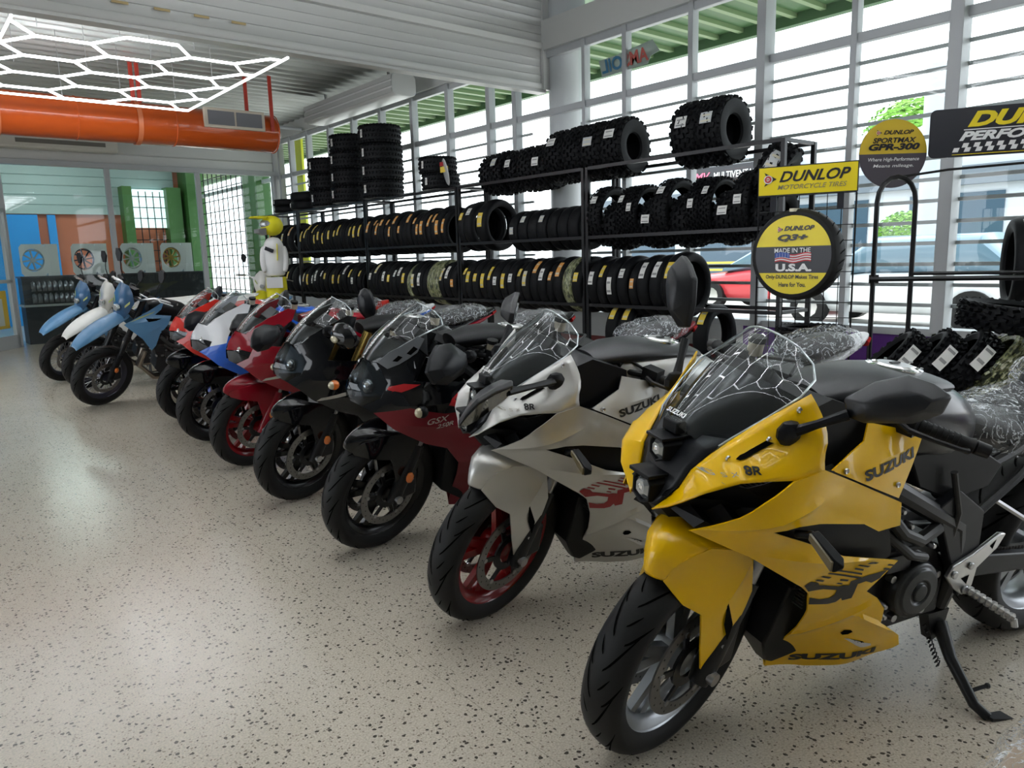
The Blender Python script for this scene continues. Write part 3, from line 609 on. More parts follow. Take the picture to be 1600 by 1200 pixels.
fit_text(tx, 'Only DUNLOP Makes Tires', G(-.175, -.16, .055), U, (0, 0, 1), .35, .033, 0, .02); fit_text(tx, 'Here for You.', G(-.085, -.205, .055), U, (0, 0, 1), .18, .03, 0, .02)
fit_text(wx, 'MADE IN THE', G(-.12, .015, .055), U, (0, 0, 1), .24, .03, 0, .01); fit_text(wx, 'U.S.A.', G(-.11, -.105, .055), U, (0, 0, 1), .24, .05, 0, .05)
tx.build('black_lettering', DK, e); wx.build('white_lettering', TXW, e)
dlogo(e, G, -.09, .165, .013, .055)
m = MB(); q = lambda a, z: -.115+a*.235, 
def wav(a): return .012*math.sin(a*9)
fx0, fx1, fz0, fz1 = -.115, .125, -.045, .01
for i in range(7):
    za, zb_ = fz0+(fz1-fz0)*i/7, fz0+(fz1-fz0)*(i+1)/7; rows = []
    for k in range(13): a = k/12; rows.append([G(fx0+(fx1-fx0)*a, za+wav(a)*.6, .056), G(fx0+(fx1-fx0)*a, zb_+wav(a)*.6, .056)])
    m.grid(rows, i % 2)
rows = [[G(fx0+.1*a, -.018+wav(a*.4)*.6, .0575), G(fx0+.1*a, .013+wav(a*.4)*.6, .0575)] for a in (0, .33, .66, 1)]; m.grid(rows, 2)
for i in range(5):
    for j in range(3): m.add([G(fx0+.012+.019*i+dx, -.012+.009*j+dz, .059) for dx, dz in ((0, 0), (.004, 0), (.004, .004), (0, .004))], [(0, 1, 2, 3)], 1)
m.build('flag', [mat('flag_red', (.5, .03, .04), .5), mat('flag_white', (.75, .75, .75), .5), mat('flag_blue', (.03, .08, .35), .5)], e)
MB().box((0, 0, .285), (.14, .03, .02)).build('tyre_tag', STK[3], e)
# ------------------------------------------------------------------ black tube stand for dirt tyres with gauge sign
ts = empty('tube_stand', (5.6, 1.9, 0), label='black tubular tyre stand with arched side frame at the right of the windows', cat='stand')
def arch(x, y, dx, dy, top=1.95, w=.30):
    p = [(x, y, 0)]; p += [(x, y, top-.16)]
    for i in range(9):
        a = PI-PI*i/8; p.append((x+dx*(w/2+w/2*math.cos(a)), y+dy*(w/2+w/2*math.cos(a)), top-.16+.16*math.sin(a)))
    p.append((x+dx*w, y+dy*w, 0)); return [Vector(q)-Vector((5.6, 1.9, 0)) for q in p]
m = MB(); m.tube(arch(5.08, 2.33, .8, -.6, 1.76, .26), .016, 10); m.build('side_frame', RK, ts)
m = MB(); m.tube([(5.08-5.6, 2.33-1.9, 1.10), (6.1-5.6, .2-1.9, 1.10)], .016, 8); m.tube([(5.29-5.6, 2.17-1.9, 1.13), (6.3-5.6, .1-1.9, 1.13)], .012, 8); m.build('side_rail', RK, ts)
m = MB(); m.lathe([(.03, -.03), (.03, .03)], (5.09-5.6, 2.33-1.9, 1.10), (.4, -.9, 0), 10); m.build('joint', RK, ts)
m = MB(); m.tube([(5.21-5.6, 2.24-1.9, 1.76), (5.48-5.6, 2.06-1.9, 1.80), (5.9-5.6, 1.3-1.9, 1.83)], .009, 6); m.build('sign_bar', RK, ts)
tyre('big', (5.92, 1.72, 1.17), 'black tyre with white label hanging at the right edge on the tubular stand', None, .45, st=0, sa=.9)
c0 = Vector((5.36, 2.37, 1.93)); U = Vector((.75, -.66, 0)).normalized(); N = Vector((-.66, -.75, 0)).normalized()
e = empty('gauge_sign', c0, label='round yellow and dark SPORTMAX GPR-300 sign above the arched frame', cat='sign'); G = fr((0, 0, 0), U, N); R = .225
m = MB(); m.lathe([(0, -.006), (R, -.006), (R, .0)], (0, 0, 0), N, 40, 1)
disc_part(.0, R*.999, 0, m, .001, R); disc_part(-R*.999, .0, 1, m, .001, R); m.build('disc', [mat('sign_yellow_dull', (.62, .44, .03), .4), mat('sign_plum', (.075, .065, .08), .4)], e)
tx = MB(); fit_text(tx, 'DUNLOP', G(-.07, .125, .004), U, (0, .0, 1), .2, .028, 0, .03, .35); fit_text(tx, 'SPORTMAX', G(-.14, .07, .004), U, (0, 0, 1), .29, .035, 0, .03, .25); fit_text(tx, 'GPR-300', G(-.165, .022, .004), U, (0, 0, 1), .34, .045, 0, .05, .25); tx.build('black_lettering', DK, e)
wx = MB(); fit_text(wx, 'Where High-Performance', G(-.165, -.055, .004), U, (0, 0, 1), .34, .03, 0, .01, .2); fit_text(wx, 'Means mileage.', G(-.13, -.095, .004), U, (0, 0, 1), .27, .027, 0, .01, .2); wx.build('white_lettering', TXW, e); dlogo(e, G, -.105, .137, .013, .004)
c0 = Vector((5.50, 2.20, 2.04)); U = Vector((.49, -.87, 0)).normalized(); N = Vector((-.87, -.49, 0)).normalized()
e = empty('performance_sign', c0, label='black rounded DUNLOP PERFORMANCE TIRES sign with chequered stripe at the right edge', cat='sign'); G = fr((0, 0, 0), U, N)
m = MB(); L, Hh, cr = 1.2, .155, .035; pts = []
for cx, cz, a0 in ((L-cr, Hh-cr, 0), (cr, Hh-cr, 90), (cr, -Hh+cr, 180), (L-cr, -Hh+cr, 270)):
    for i in range(6): a = math.radians(a0+i*18); pts.append((cx+cr*math.cos(a), cz+cr*math.sin(a)))
m.loft([[G(a, b, -.01) for a, b in pts], [G(a, b, 0) for a, b in pts]], 0); m.build('board', DK, e)
tx = MB(); fit_text(tx, 'DUNLOP', G(.22, .03, .004), U, (0, 0, 1), .8, .10, 0, .05, .35); slab(tx, G, .14, -.142, 1.15, -.138, .002, .004); tx.build('yellow_lettering', DY, e)
tx = MB(); fit_text(tx, 'PERFORMANCE', G(.175, -.055, .004), U, (0, 0, 1), .9, .06, 0, .045, .35); slab(tx, G, .2, .012, 1.1, .018, .002, .004)
for i in range(28):
    for j in range(2):
        if (i+j) % 2 == 0: a = .16+.033*i-.02*(1-j); b = -.125+.028*j; tx.add([G(a, b, .004), G(a+.033, b, .004), G(a+.043, b+.028, .004), G(a+.01, b+.028, .004)], [(0, 1, 2, 3)])
tx.build('white_lettering', TXW, e)
# dirt tyres in a heap at the right, between the stand and the rear of the yellow motorcycle
lb = ['knobby tyre leaning leftmost in the heap behind the yellow motorcycle', 'knobby tyre with paper band, second from the left in the heap', 'knobby tyre with white label, third in the heap under the flat tyre', 'camouflage wrapped tyre in the heap, nearest the black tyres', 'camouflage wrapped tyre in the middle of the heap', 'camouflage wrapped tyre at the right end of the heap']
for i, l_ in enumerate(lb):
    o = tyre('dirt', (4.48+.105*i, 1.98-.15*i, .58), l_, 'heap of dirt tyres', st=0 if i < 3 else None, m=None if i < 3 else CAMO, scale=1.0, ln=.16)
    ax = (Vector((.45, -.89, 0))*.72+Vector((0, 0, -1))*.69).normalized(); bx, by, _ = basis(ax); ro = random.uniform(0, 6)
    M3 = Matrix((bx, ax, bx.cross(ax))).transposed().to_4x4(); o.rotation_euler = (M3 @ Matrix.Rotation(ro, 4, 'Y')).to_euler()
    for ch in o.children: ch.matrix_local = Matrix.Rotation(-ro-.6, 4, 'Y')
tyre('dirt', (4.85, 1.38, .90), 'knobby tyre with red and white band lying across the top of the heap', 'heap of dirt tyres', .3, .12, flat=True, st=0, ln=.1, scale=1.08)
tb = MB().b2((-.55, -.75, 0), (.5, .8, .26)); t_ = tb.build('low_platform', RK, label='low black platform under the heap of dirt tyres', cat='platform', bevel=.01); t_.location = (4.85, 1.45, 0)
# ------------------------------------------------------------------ counter and wheel displays behind the glass
ct = empty('display_counter', (3.5, YB+.55, 0), label='long black counter behind the glass partition carrying the wheel displays', cat='counter')
MB().b2((-1.6, -.25, 0), (1.55, .3, .66)).build('base', mat('counter_black', (.008, .008, .014), .5), ct); MB().b2((-1.62, -.27, .66), (1.57, .32, .70)).build('shelf', mat('counter_grey', (.4, .4, .4), .4), ct)
MB().b2((-1.6, -.2, .7), (1.55, .3, 1.17)).build('upper_box', mat('counter_grille', (.03, .03, .035), .4), ct); MB().b2((-1.62, -.27, 1.17), (1.57, .32, 1.2)).build('top', mat('counter_top', (.05, .05, .06), .3), ct)
for i in range(16):
    b = empty('wrapped_part', (2.05+.085*(i % 8), YB+.25, .72+.21*(i//8)), label='film wrapped part in the %s row of the counter, %s from the left' % (('lower', 'upper')[i//8], ORD[i % 8]), cat='wrapped part', group='film wrapped parts in the counter')
    m = MB(); m.hull([(-.035, .16, .0, .03), (0, .19, 0, .05), (.035, .15, 0, .03)], 10); m.build('film', mat('shiny_grey_film', (.2, .2, .22), .15, .5), b)
RC = [((.3, .3, .3), 'dark spoked'), ((.03, .03, .04), 'black spoked'), ((.5, .52, .5), 'pale spoked'), ((.55, .35, .08), 'gold spoked')]
for i, x in enumerate((1.92, 2.72, 3.54, 4.25)):
    e = empty('wheel_display', (x, YB+.35, 1.2), label='white square display box holding a %s wheel behind the glass, %s from the left' % (RC[i][1], ORD[i]), cat='wheel display', group='wheel display boxes')
    m = MB(); n = 28; w_ = .40; h_ = .56; R = .20
    o1 = []; i1 = []
    for k in range(n):
        a = 2*PI*k/n; c, s_ = math.cos(a), math.sin(a); q = max(abs(c), abs(s_)); o1.append((w_/2+c/q*w_/2, -.0, h_/2+s_/q*h_/2)); i1.append((w_/2+c*R*.85, 0, h_/2+s_*R))
    back = [(p[0], .18, p[2]) for p in i1]; m.loft([o1, i1, back], 0, False); m.b2((w_, 0, 0), (w_+.19, .35, h_)); m.b2((w_+.06, -.006, .0), (w_+.14, 0, h_))
    m.build('box', mat('display_white', (.8, .8, .8), .4), e)
    m = MB(); c0 = (w_/2, .08, h_/2); m.lathe([(.165, -.05), (.185, -.05), (.19, .05), (.165, .05)], c0, (0, 1, 0), 32, 0, True); m.lathe([(0, -.03), (.035, -.03), (.035, .03)], c0, (0, 1, 0), 16)
    for k in range(8):
        a = 2*PI*k/8; m.beam((c0[0]+.03*math.cos(a), c0[1], c0[2]+.03*math.sin(a)), (c0[0]+.17*math.cos(a+.15), c0[1], c0[2]+.17*math.sin(a+.15)), .035, .025)
    m.build('wheel', mat('rim_'+RC[i][1].split()[0], RC[i][0], .3, .7), e)
# ------------------------------------------------------------------ riding gear figure
e = empty('riding_gear_display', (4.30, 10.37, 0), label='motocross gear on a display form: yellow helmet over white jersey and yellow trousers', cat='riding gear')
JW = mat('jersey_white', (.7, .7, .7), .8); JY = mat('gear_yellow', (.75, .68, .01), .6)
m = MB(); m.loft([[(.0+a*math.cos(2*PI*k/20), b*math.sin(2*PI*k/20), z) for k in range(20)] for z, a, b in ((1.12, .14, .10), (1.2, .135, .10), (1.35, .14, .10), (1.5, .15, .10), (1.6, .13, .09), (1.68, .07, .06))]); m.build('jersey', JW, e, sub=1)
for s in (-1, 1): MB().tube([(s*.12, 0, 1.56), (s*.155, -.02, 1.45), (s*.16, -.04, 1.28), (s*.13, -.08, 1.18)], [.045, .045, .04, .035], 10).build('sleeve', JW, e, sub=1)
MB().beam((.05, -.11, 1.35), (.06, -.11, 1.58), .03, .01).build('jersey_stripe', JY, e); MB().box((-.05, -.115, 1.5), (.12, .012, .05), 0, Matrix.Rotation(.4, 3, 'Y')).build('dark_print', DK, e)
m = MB(); m.loft([[(a*math.cos(2*PI*k/20), b*math.sin(2*PI*k/20), z) for k in range(20)] for z, a, b in ((.75, .14, .10), (.95, .145, .11), (1.12, .14, .10))])
for s in (-1, 1): m.tube([(s*.07, 0, .8), (s*.08, 0, .4), (s*.08, 0, .0)], [.07, .06, .05], 10)
m.build('trousers', JY, e)
MB().b2((-.12, -.13, .97), (.1, -.10, 1.12)).build('white_panel', JW, e)
hm = Matrix.Rotation(-.95, 4, 'Z')
h = MB(hm); h.ball((0, 0, 1.83), (.13, .16, .14), 0, 20); h.build('helmet', JY, e)
h = MB(hm); h.cvx([(x, y, z) for x, y, z in ((-.1, -.14, 1.92), (.1, -.14, 1.92), (-.09, -.3, 1.93), (.09, -.3, 1.93), (0, -.31, 1.955), (-.1, -.1, 1.96), (.1, -.1, 1.96))]); h.build('helmet_peak', JY, e)
h = MB(hm); h.cvx([(x, y, z) for x in (-.07, .07) for y, z in ((-.13, 1.7), (-.24, 1.73), (-.24, 1.78), (-.13, 1.8))]); h.build('chin_guard', mat('helmet_grey', (.2, .2, .2), .4), e)
MB(hm).ball((0, -.07, 1.85), (.11, .11, .07), 0, 14).build('goggle', mat('goggle_grey', (.4, .42, .44), .15, .3), e)
e.rotation_euler = (0, 0, -.5)
# ------------------------------------------------------------------ motorcycles
WB, TRL, RK_ = 1.465, .104, math.radians(25)
def steer_m(a):
    o = Vector((WB+TRL, 0, 0)); k = Vector((-math.sin(RK_), 0, math.cos(RK_)))
    return Matrix.Translation(o) @ Matrix.Rotation(a, 4, k) @ Matrix.Translation(-o)
def tps(pts, lam=1e-4):
    P = np.array(pts, float); X = P[:, :2]; n = len(P)
    def K(a, b):
        r2 = ((a[:, None]-b[None])**2).sum(-1); return np.where(r2 > 1e-12, r2*np.log(r2+1e-12), 0)
    A = np.zeros((n+3, n+3)); A[:n, :n] = K(X, X)+lam*np.eye(n); A[:n, n] = 1; A[:n, n+1:] = X; A[n, :n] = 1; A[n+1:, :n] = X.T
    c = np.linalg.solve(A, np.concatenate([P[:, 2], np.zeros(3)]))
    def f(x, z):
        q = np.array([[x, z]]); return float((K(q, X) @ c[:n])[0]+c[n]+c[n+1]*x+c[n+2]*z)
    return f
def inpoly(x, y, P):
    r = False; j = len(P)-1
    for i in range(len(P)):
        if (P[i][1] > y) != (P[j][1] > y) and x < (P[j][0]-P[i][0])*(y-P[i][1])/(P[j][1]-P[i][1])+P[i][0]: r = not r
        j = i
    return r
def panel_mb(out, yf, side=1, step=.035, off=0, creases=(), mb=None, mi=0, thick=.004):
    """side-view outline -> curved shell at lateral distance yf(x,z)"""
    vs = []; n = len(out)
    for i in range(n):
        a, b = out[i], out[(i+1) % n]; L = math.dist(a, b); k = max(1, int(L/step))
        for t in range(k): vs.append((a[0]+(b[0]-a[0])*t/k, a[1]+(b[1]-a[1])*t/k))
    nb = len(vs); edges = [(i, (i+1) % nb) for i in range(nb)]; bump = {}
    for a, b, amp in creases:
        L = math.dist(a, b); k = max(2, int(L/step)); st = len(vs)
        for t in range(k+1):
            q = (a[0]+(b[0]-a[0])*t/k, a[1]+(b[1]-a[1])*t/k)
            if inpoly(*q, out): bump[len(vs)] = amp*(1 if 0 < t < k else .3); vs.append(q)
        edges += [(i, i+1) for i in range(st, len(vs)-1)]
    xs = [p[0] for p in out]; zs = [p[1] for p in out]; x = min(xs); r = 0; keep = list(vs)
    while x < max(xs):
        z = min(zs)+(step*.43 if r % 2 else 0)
        while z < max(zs):
            if inpoly(x, z, out) and all((x-p[0])**2+(z-p[1])**2 > (step*.55)**2 for p in keep): vs.append((x, z))
            z += step*.87
        x += step*.8; r += 1
    res = delaunay_2d_cdt([Vector(p) for p in vs], edges, [list(range(nb))], 1, 1e-5)
    V, F, OV = res[0], res[2], res[3]; P = []
    for i, p in enumerate(V):
        bm_ = max([bump.get(o, 0) for o in OV[i]] or [0], key=abs) if OV[i] else 0
        P.append((p.x, p.y, yf(p.x, p.y)+bm_-off))
    mb = mb or MB(); 
    o3 = [(x, side*y, z) for x, z, y in P]; i3 = [(x, side*(y-thick), z) for x, z, y in P]; m = len(o3)
    fs = [tuple(f) for f in F]; cnt = {}
    for f in fs:
        for a, b in zip(f, f[1:]+f[:1]): cnt[(a, b)] = 1
    rim = [(a, b, b+m, a+m) for (a, b) in cnt if (b, a) not in cnt]
    mb.add(o3+i3, fs+[tuple(i+m for i in reversed(f)) for f in fs]+rim, mi); return mb
def panel(name, out, yf, m, parent, sides=(1, -1), **k):
    xf = k.pop('xf', None); bs = []
    for s in sides: bs.append(panel_mb(out, yf, s, mb=MB(xf), **k).build(name, m, parent, 24))
    return bs[0]
def decal(tgts, shapes, mats, name, parent, off=.0014, step=.012):
    """flat (x, z) shapes laid onto the left-hand panels; shapes: (vertices, faces, material index)"""
    vs, ps = [], []
    for t in tgts:
        o = len(vs); vs += [v.co.copy() for v in t.data.vertices]; ps += [[i+o for i in p.vertices] for p in t.data.polygons]
    T = BVHTree.FromPolygons(vs, ps); out = MB()
    for v2, fs, mi in shapes:
        bm = bmesh.new(); bv = [bm.verts.new((p[0], 0, p[1])) for p in v2]
        for f in fs:
            try: bm.faces.new([bv[i] for i in f])
            except ValueError: pass
        bmesh.ops.triangulate(bm, faces=bm.faces[:])
        for _ in range(4):
            es = [e for e in bm.edges if e.calc_length() > step]
            if not es: break
            bmesh.ops.subdivide_edges(bm, edges=es, cuts=1); bmesh.ops.triangulate(bm, faces=bm.faces[:])
        bm.verts.index_update(); P_ = []
        for v in bm.verts:
            h, nn = T.ray_cast(Vector((v.co.x, .6, v.co.z)), Vector((0, -1, 0)))[:2]
            if h is None: h, nn = T.find_nearest(Vector((v.co.x, .2, v.co.z)))[:2]
            P_.append(h+nn*(off if nn.y > 0 else -off))
        out.add(P_, [tuple(v.index for v in f.verts) for f in bm.faces], mi); bm.free()
    me = bpy.data.meshes.new(name); me.from_pydata(out.v, [], out.f)
    for m in (mats if isinstance(mats, (list, tuple)) else [mats]): me.materials.append(m)
    me.polygons.foreach_set('material_index', out.m); me.update(); o = bpy.data.objects.new(name, me); COL.objects.link(o); o.parent = parent; return o
def poly(pts, mi=0): return (pts, [tuple(range(len(pts)))], mi)
def qtext(t, q, mi=0, bold=.02, shear=0):
    """text in the quad q = bottom left, bottom right, top right, top left"""
    vs, fs = textmesh(t, 1, bold, shear); xs = [p[0] for p in vs]; ys = [p[1] for p in vs]; x0, x1, y0, y1 = min(xs), max(xs), min(ys), max(ys); out = []
    for p in vs:
        u, v = (p[0]-x0)/(x1-x0), (p[1]-y0)/(y1-y0)
        out.append(tuple((1-v)*((1-u)*q[0][i]+u*q[1][i])+v*((1-u)*q[3][i]+u*q[2][i]) for i in (0, 1)))
    return (out, fs, mi)
def ltext(t, x, z, ang, w_, h_, mi=0, bold=.02, shear=0):
    c, si = math.cos(ang), math.sin(ang); f = lambda a, b: (x-a*c+b*si, z+a*si+b*c)
    return qtext(t, [f(0, 0), f(w_, 0), f(w_, h_), f(0, h_)], mi, bold, shear)
# ---- wheels
def bike_tyre(R, w, xf, grooves=True, n=64):
    ri = .222; prof = [(ri, -w*.36), (ri+.01, -w*.43), (ri+(R-ri)*.42, -w*.495)]
    for i in range(11):
        t = -PI/2+PI*i/10; prof.append((R-(1-math.cos(t))*(R-ri)*.5, w*.5*math.sin(t)))
    prof += [(ri+(R-ri)*.42, w*.495), (ri+.01, w*.43), (ri, w*.36)]
    m = MB(xf).lathe(prof, (0, 0, 0), (0, 1, 0), n)
    if grooves:
        def P(a, u): t = u*PI/2; r = R-(1-math.cos(t))*(R-ri)*.5+.0012; return (r*math.cos(a), w*.5*math.sin(t), r*math.sin(a))
        N_ = 11
        for i in range(N_):
            for sgn in (-1, 1):
                a0 = 2*PI*(i+(.5 if sgn > 0 else 0))/N_
                for (da, u0, u1, sl, wd) in ((0, .06, .62, .42, .0105), (.27, .30, .78, .25, .009), (.4, .10, .34, .13, .007)):
                    rows = []
                    for k in range(8):
                        t = k/7; u = u0+(u1-u0)*t; a = a0+da+sl*t**1.25; hw = 1.5*wd*(.25+.75*math.sin(PI*min(.97, max(.06, t))))/R*.5; rows.append([P(a-hw, sgn*u), P(a+hw, sgn*u)])
                    m.grid(rows, 1)
    return m
def wheel(name, P, S, x, R, w, rim, spokes='cast', disc=1, side_discs=(-1, 1), dr=.155, xr=None):
    T = Matrix.Translation((x, 0, R)); xf = (S @ T) if S else T; hw = w*.36
    m = MB(xf)
    m.lathe([(.224, -hw), (.232, -hw-.004), (.232, -hw+.002), (.205, -hw+.012), (.19, -hw+.03), (.188, 0), (.19, hw-.03), (.205, hw-.012), (.232, hw-.002), (.232, hw+.004), (.224, hw), (.214, hw-.02), (.205, 0), (.214, -hw+.02)], (0, 0, 0), (0, 1, 0), 56, 0, True)
    m.lathe([(.0, -.055), (.038, -.05), (.045, -.02), (.045, .02), (.038, .05), (0, .055)], (0, 0, 0), (0, 1, 0), 24)
    if spokes == 'cast':
        for k in range(5):
            for ds in (-.16, .16):
                a = 2*PI*k/5+.3; b = a+ds
                m.beam((.03*math.cos(a), 0, .03*math.sin(a)), (.197*math.cos(b), 0, .197*math.sin(b)), .026, .034, 0, .020, .028)
    else:
        for k in range(32):
            a = 2*PI*k/32; s_ = .03*(1 if k % 2 else -1); b = a+(.35 if (k//2) % 2 else -.35); m.tube([(.04*math.cos(b), s_, .04*math.sin(b)), (.19*math.cos(a), 0, .19*math.sin(a))], .0022, 4, 1)
    o = m.build(name, [rim, STL], P, 40)
    bike_tyre(R, w, xf, True).build('tyre', [RUB, GRV], o, 40)
    for s in side_discs:
        q = MB(xf); y = s*(.06 if name == 'front_wheel' else .055)
        q.lathe([(dr-.035, y-.0025), (dr, y-.0025), (dr, y+.0025), (dr-.035, y+.0025)], (0, 0, 0), (0, 1, 0), 48, 0, True)
        q.lathe([(.045, y-.004), (.072, y-.004), (.072, y+.004), (.045, y+.004)], (0, 0, 0), (0, 1, 0), 20, 1, True)
        for k in range(6):
            a = 2*PI*k/6; q.beam((.06*math.cos(a), y, .06*math.sin(a)), ((dr-.03)*math.cos(a+.12), y, (dr-.03)*math.sin(a+.12)), .006, .018, 1)
            q.lathe([(0, -.006), (.009, -.006), (.009, .006), (0, .006)], ((dr-.034)*math.cos(a+.12), y, (dr-.034)*math.sin(a+.12)), (0, 1, 0), 8, 2)
        for k in range(36):
            a = 2*PI*k/36; rr = dr-.01-.008*(k % 3); q.lathe([(0, -.0031), (.0032, -.003), (.0032, .003), (0, .0031)], (rr*math.cos(a), y, rr*math.sin(a)), (0, 1, 0), 6, 1)
        q.build('brake_disc', [DSK, MTB, STL], o, 40)
    return o
def forks(P, S, R, top, up_m, low_m, y=.10, guard=None, sig=False, silver=True):
    d = Vector((-math.sin(RK_), 0, math.cos(RK_)))
    for s in (-1, 1):
        a = Vector((WB-.0, s*y, R)); m = MB(S)
        m.tube([a-d*.03, a+d*.02, a+d*.26], [.026, .031, .030], 14, 0); m.tube([a+d*.26, a+d*.44], .021, 12, 2); m.tube([a+d*.42, a+d*top], .027, 14, 1)
        m.tube([a+d*.40, a+d*.45], .031, 14, 1)
        m.lathe([(0, s*.05-.02), (.018, s*.05-.02), (.018, s*.05+.02), (0, s*.05+.02)], (a.x, a.y-s*.03, a.z), (0, 1, 0), 14, 2)
        c = a+Vector((-.075, -s*.022, .045)); m2 = MB(S)
        m2.cvx([c+Vector((x_, y_, z_)) for x_ in (-.035, .035) for y_ in (-.032, .035) for z_ in (-.06, .06)]+[c+Vector((-.05, 0, z_)) for z_ in (-.04, .04)])
        o = m.build('fork', [low_m, up_m, STL if silver else MTB], P, 40); m2.build('brake_caliper', MTB, P, bevel=.006)
        if sig and s > 0:
            q = MB(S); q.ball(a+d*.12+Vector((.01, .045, 0)), (.022, .014, .026), 0, 10); q.build('side_reflector', ORG, o)
    return d
def mirror_mesh(P, S, base, elbow, cen, tip_dir, up_dir, nrm, L=.2, H=.085, m_=PLG, base_m=PLA, glass=True, rounded=False):
    base, elbow, cen = Vector(base), Vector(elbow), Vector(cen); t = Vector(tip_dir).normalized(); n = Vector(nrm).normalized(); u = n.cross(t).normalized()
    if u.dot(Vector(up_dir)) < 0: u = -u
    m = MB(S); m.tube([base, base.lerp(elbow, .5), elbow], [.014, .010, .013], 8); m.ball(base, (.035, .02, .03), 0, 10); st = m
    h = MB(S); L2 = L/2
    if rounded: prof = [(L2*math.cos(a)*.95, H*.55*math.sin(a)) for a in [2*PI*i/14 for i in range(14)]]
    else: prof = [(-L2, .028), (-L2*.35, H*.62), (L2*.30, H*.66), (L2*.72, H*.36), (L2, .0), (L2*.78, -H*.38), (L2*.2, -H*.52), (-L2*.7, -H*.34), (-L2, -.012)]
    pts = [cen+t*a+u*b-n*.006 for a, b in prof]+[cen+t*a+u*b+n*.012 for a, b in prof]+[cen+t*a*.62+u*b*.55+n*.046 for a, b in prof]+[cen+t*(a*.3-L*.05)+u*b*.3+n*.052 for a, b in prof]
    h.cvx(pts); o = h.build('mirror', m_, P, 30, bevel=.004)
    st.build('mirror_stalk', base_m, o)
    if glass: g = MB(S); g.add([cen+t*a*.9+u*b*.88-n*.0075 for a, b in prof], [tuple(range(len(prof)))]); g.build('mirror_glass', mat('mirror_glass', (.6, .62, .64), .03, 1), o)
    return o
def handlebar(P, S, gi, go, col=PLA, bar=MTB, lever=True, bark=False):
    for s in (1, -1):
        a, b = Vector((gi[0], s*gi[1], gi[2])), Vector((go[0], s*go[1], go[2])); d = (b-a).normalized()
        m = MB(S); m.tube([Vector((a.x+.02, s*.11, a.z-.02)), a], .012, 10); 
        m.cvx([a+Vector((x_, y_, z_)) for x_ in (-.022, .026) for y_ in (-.035, .025) for z_ in (-.026, .03)]); o = m.build('handlebar', bar, P)
        g = MB(S); g.tube([a, a+d*.004, b-d*.012, b], [.019, .0165, .0165, .020], 14)
        for i in range(9): g.tube([a+d*(.012+.0125*i), a+d*(.017+.0125*i)], .0178, 14)
        g.tube([b, b+d*.006, b+d*.036], [.012, .018, .017], 12, 1); g.build('grip', [RUB, MTB], o)
        if lever:
            l = MB(S); f = Vector((.045, 0, -.004)); l.tube([a+Vector((.03, -s*.01, 0)), a+f+d*.02, a+f+d*.08, b+f*.9-d*.01, b+f*.8+d*.004], [.008, .008, .006, .006, .008], 8); l.build('lever', MTB if s > 0 else MTB, o)
        r = MB(S); c = a+Vector((.0, -s*.03, .045))
        if s < 0 or bark: r.lathe([(0, -.025), (.022, -.025), (.022, .02), (0, .02)], c, (0, 0, 1), 14); r.lathe([(.0, .012), (.025, .012), (.025, .028), (0, .028)], c, (0, 0, 1), 14, 1); r.build('brake_fluid_reservoir', [mat('reservoir', (.45, .4, .3), .3), PLA], o)
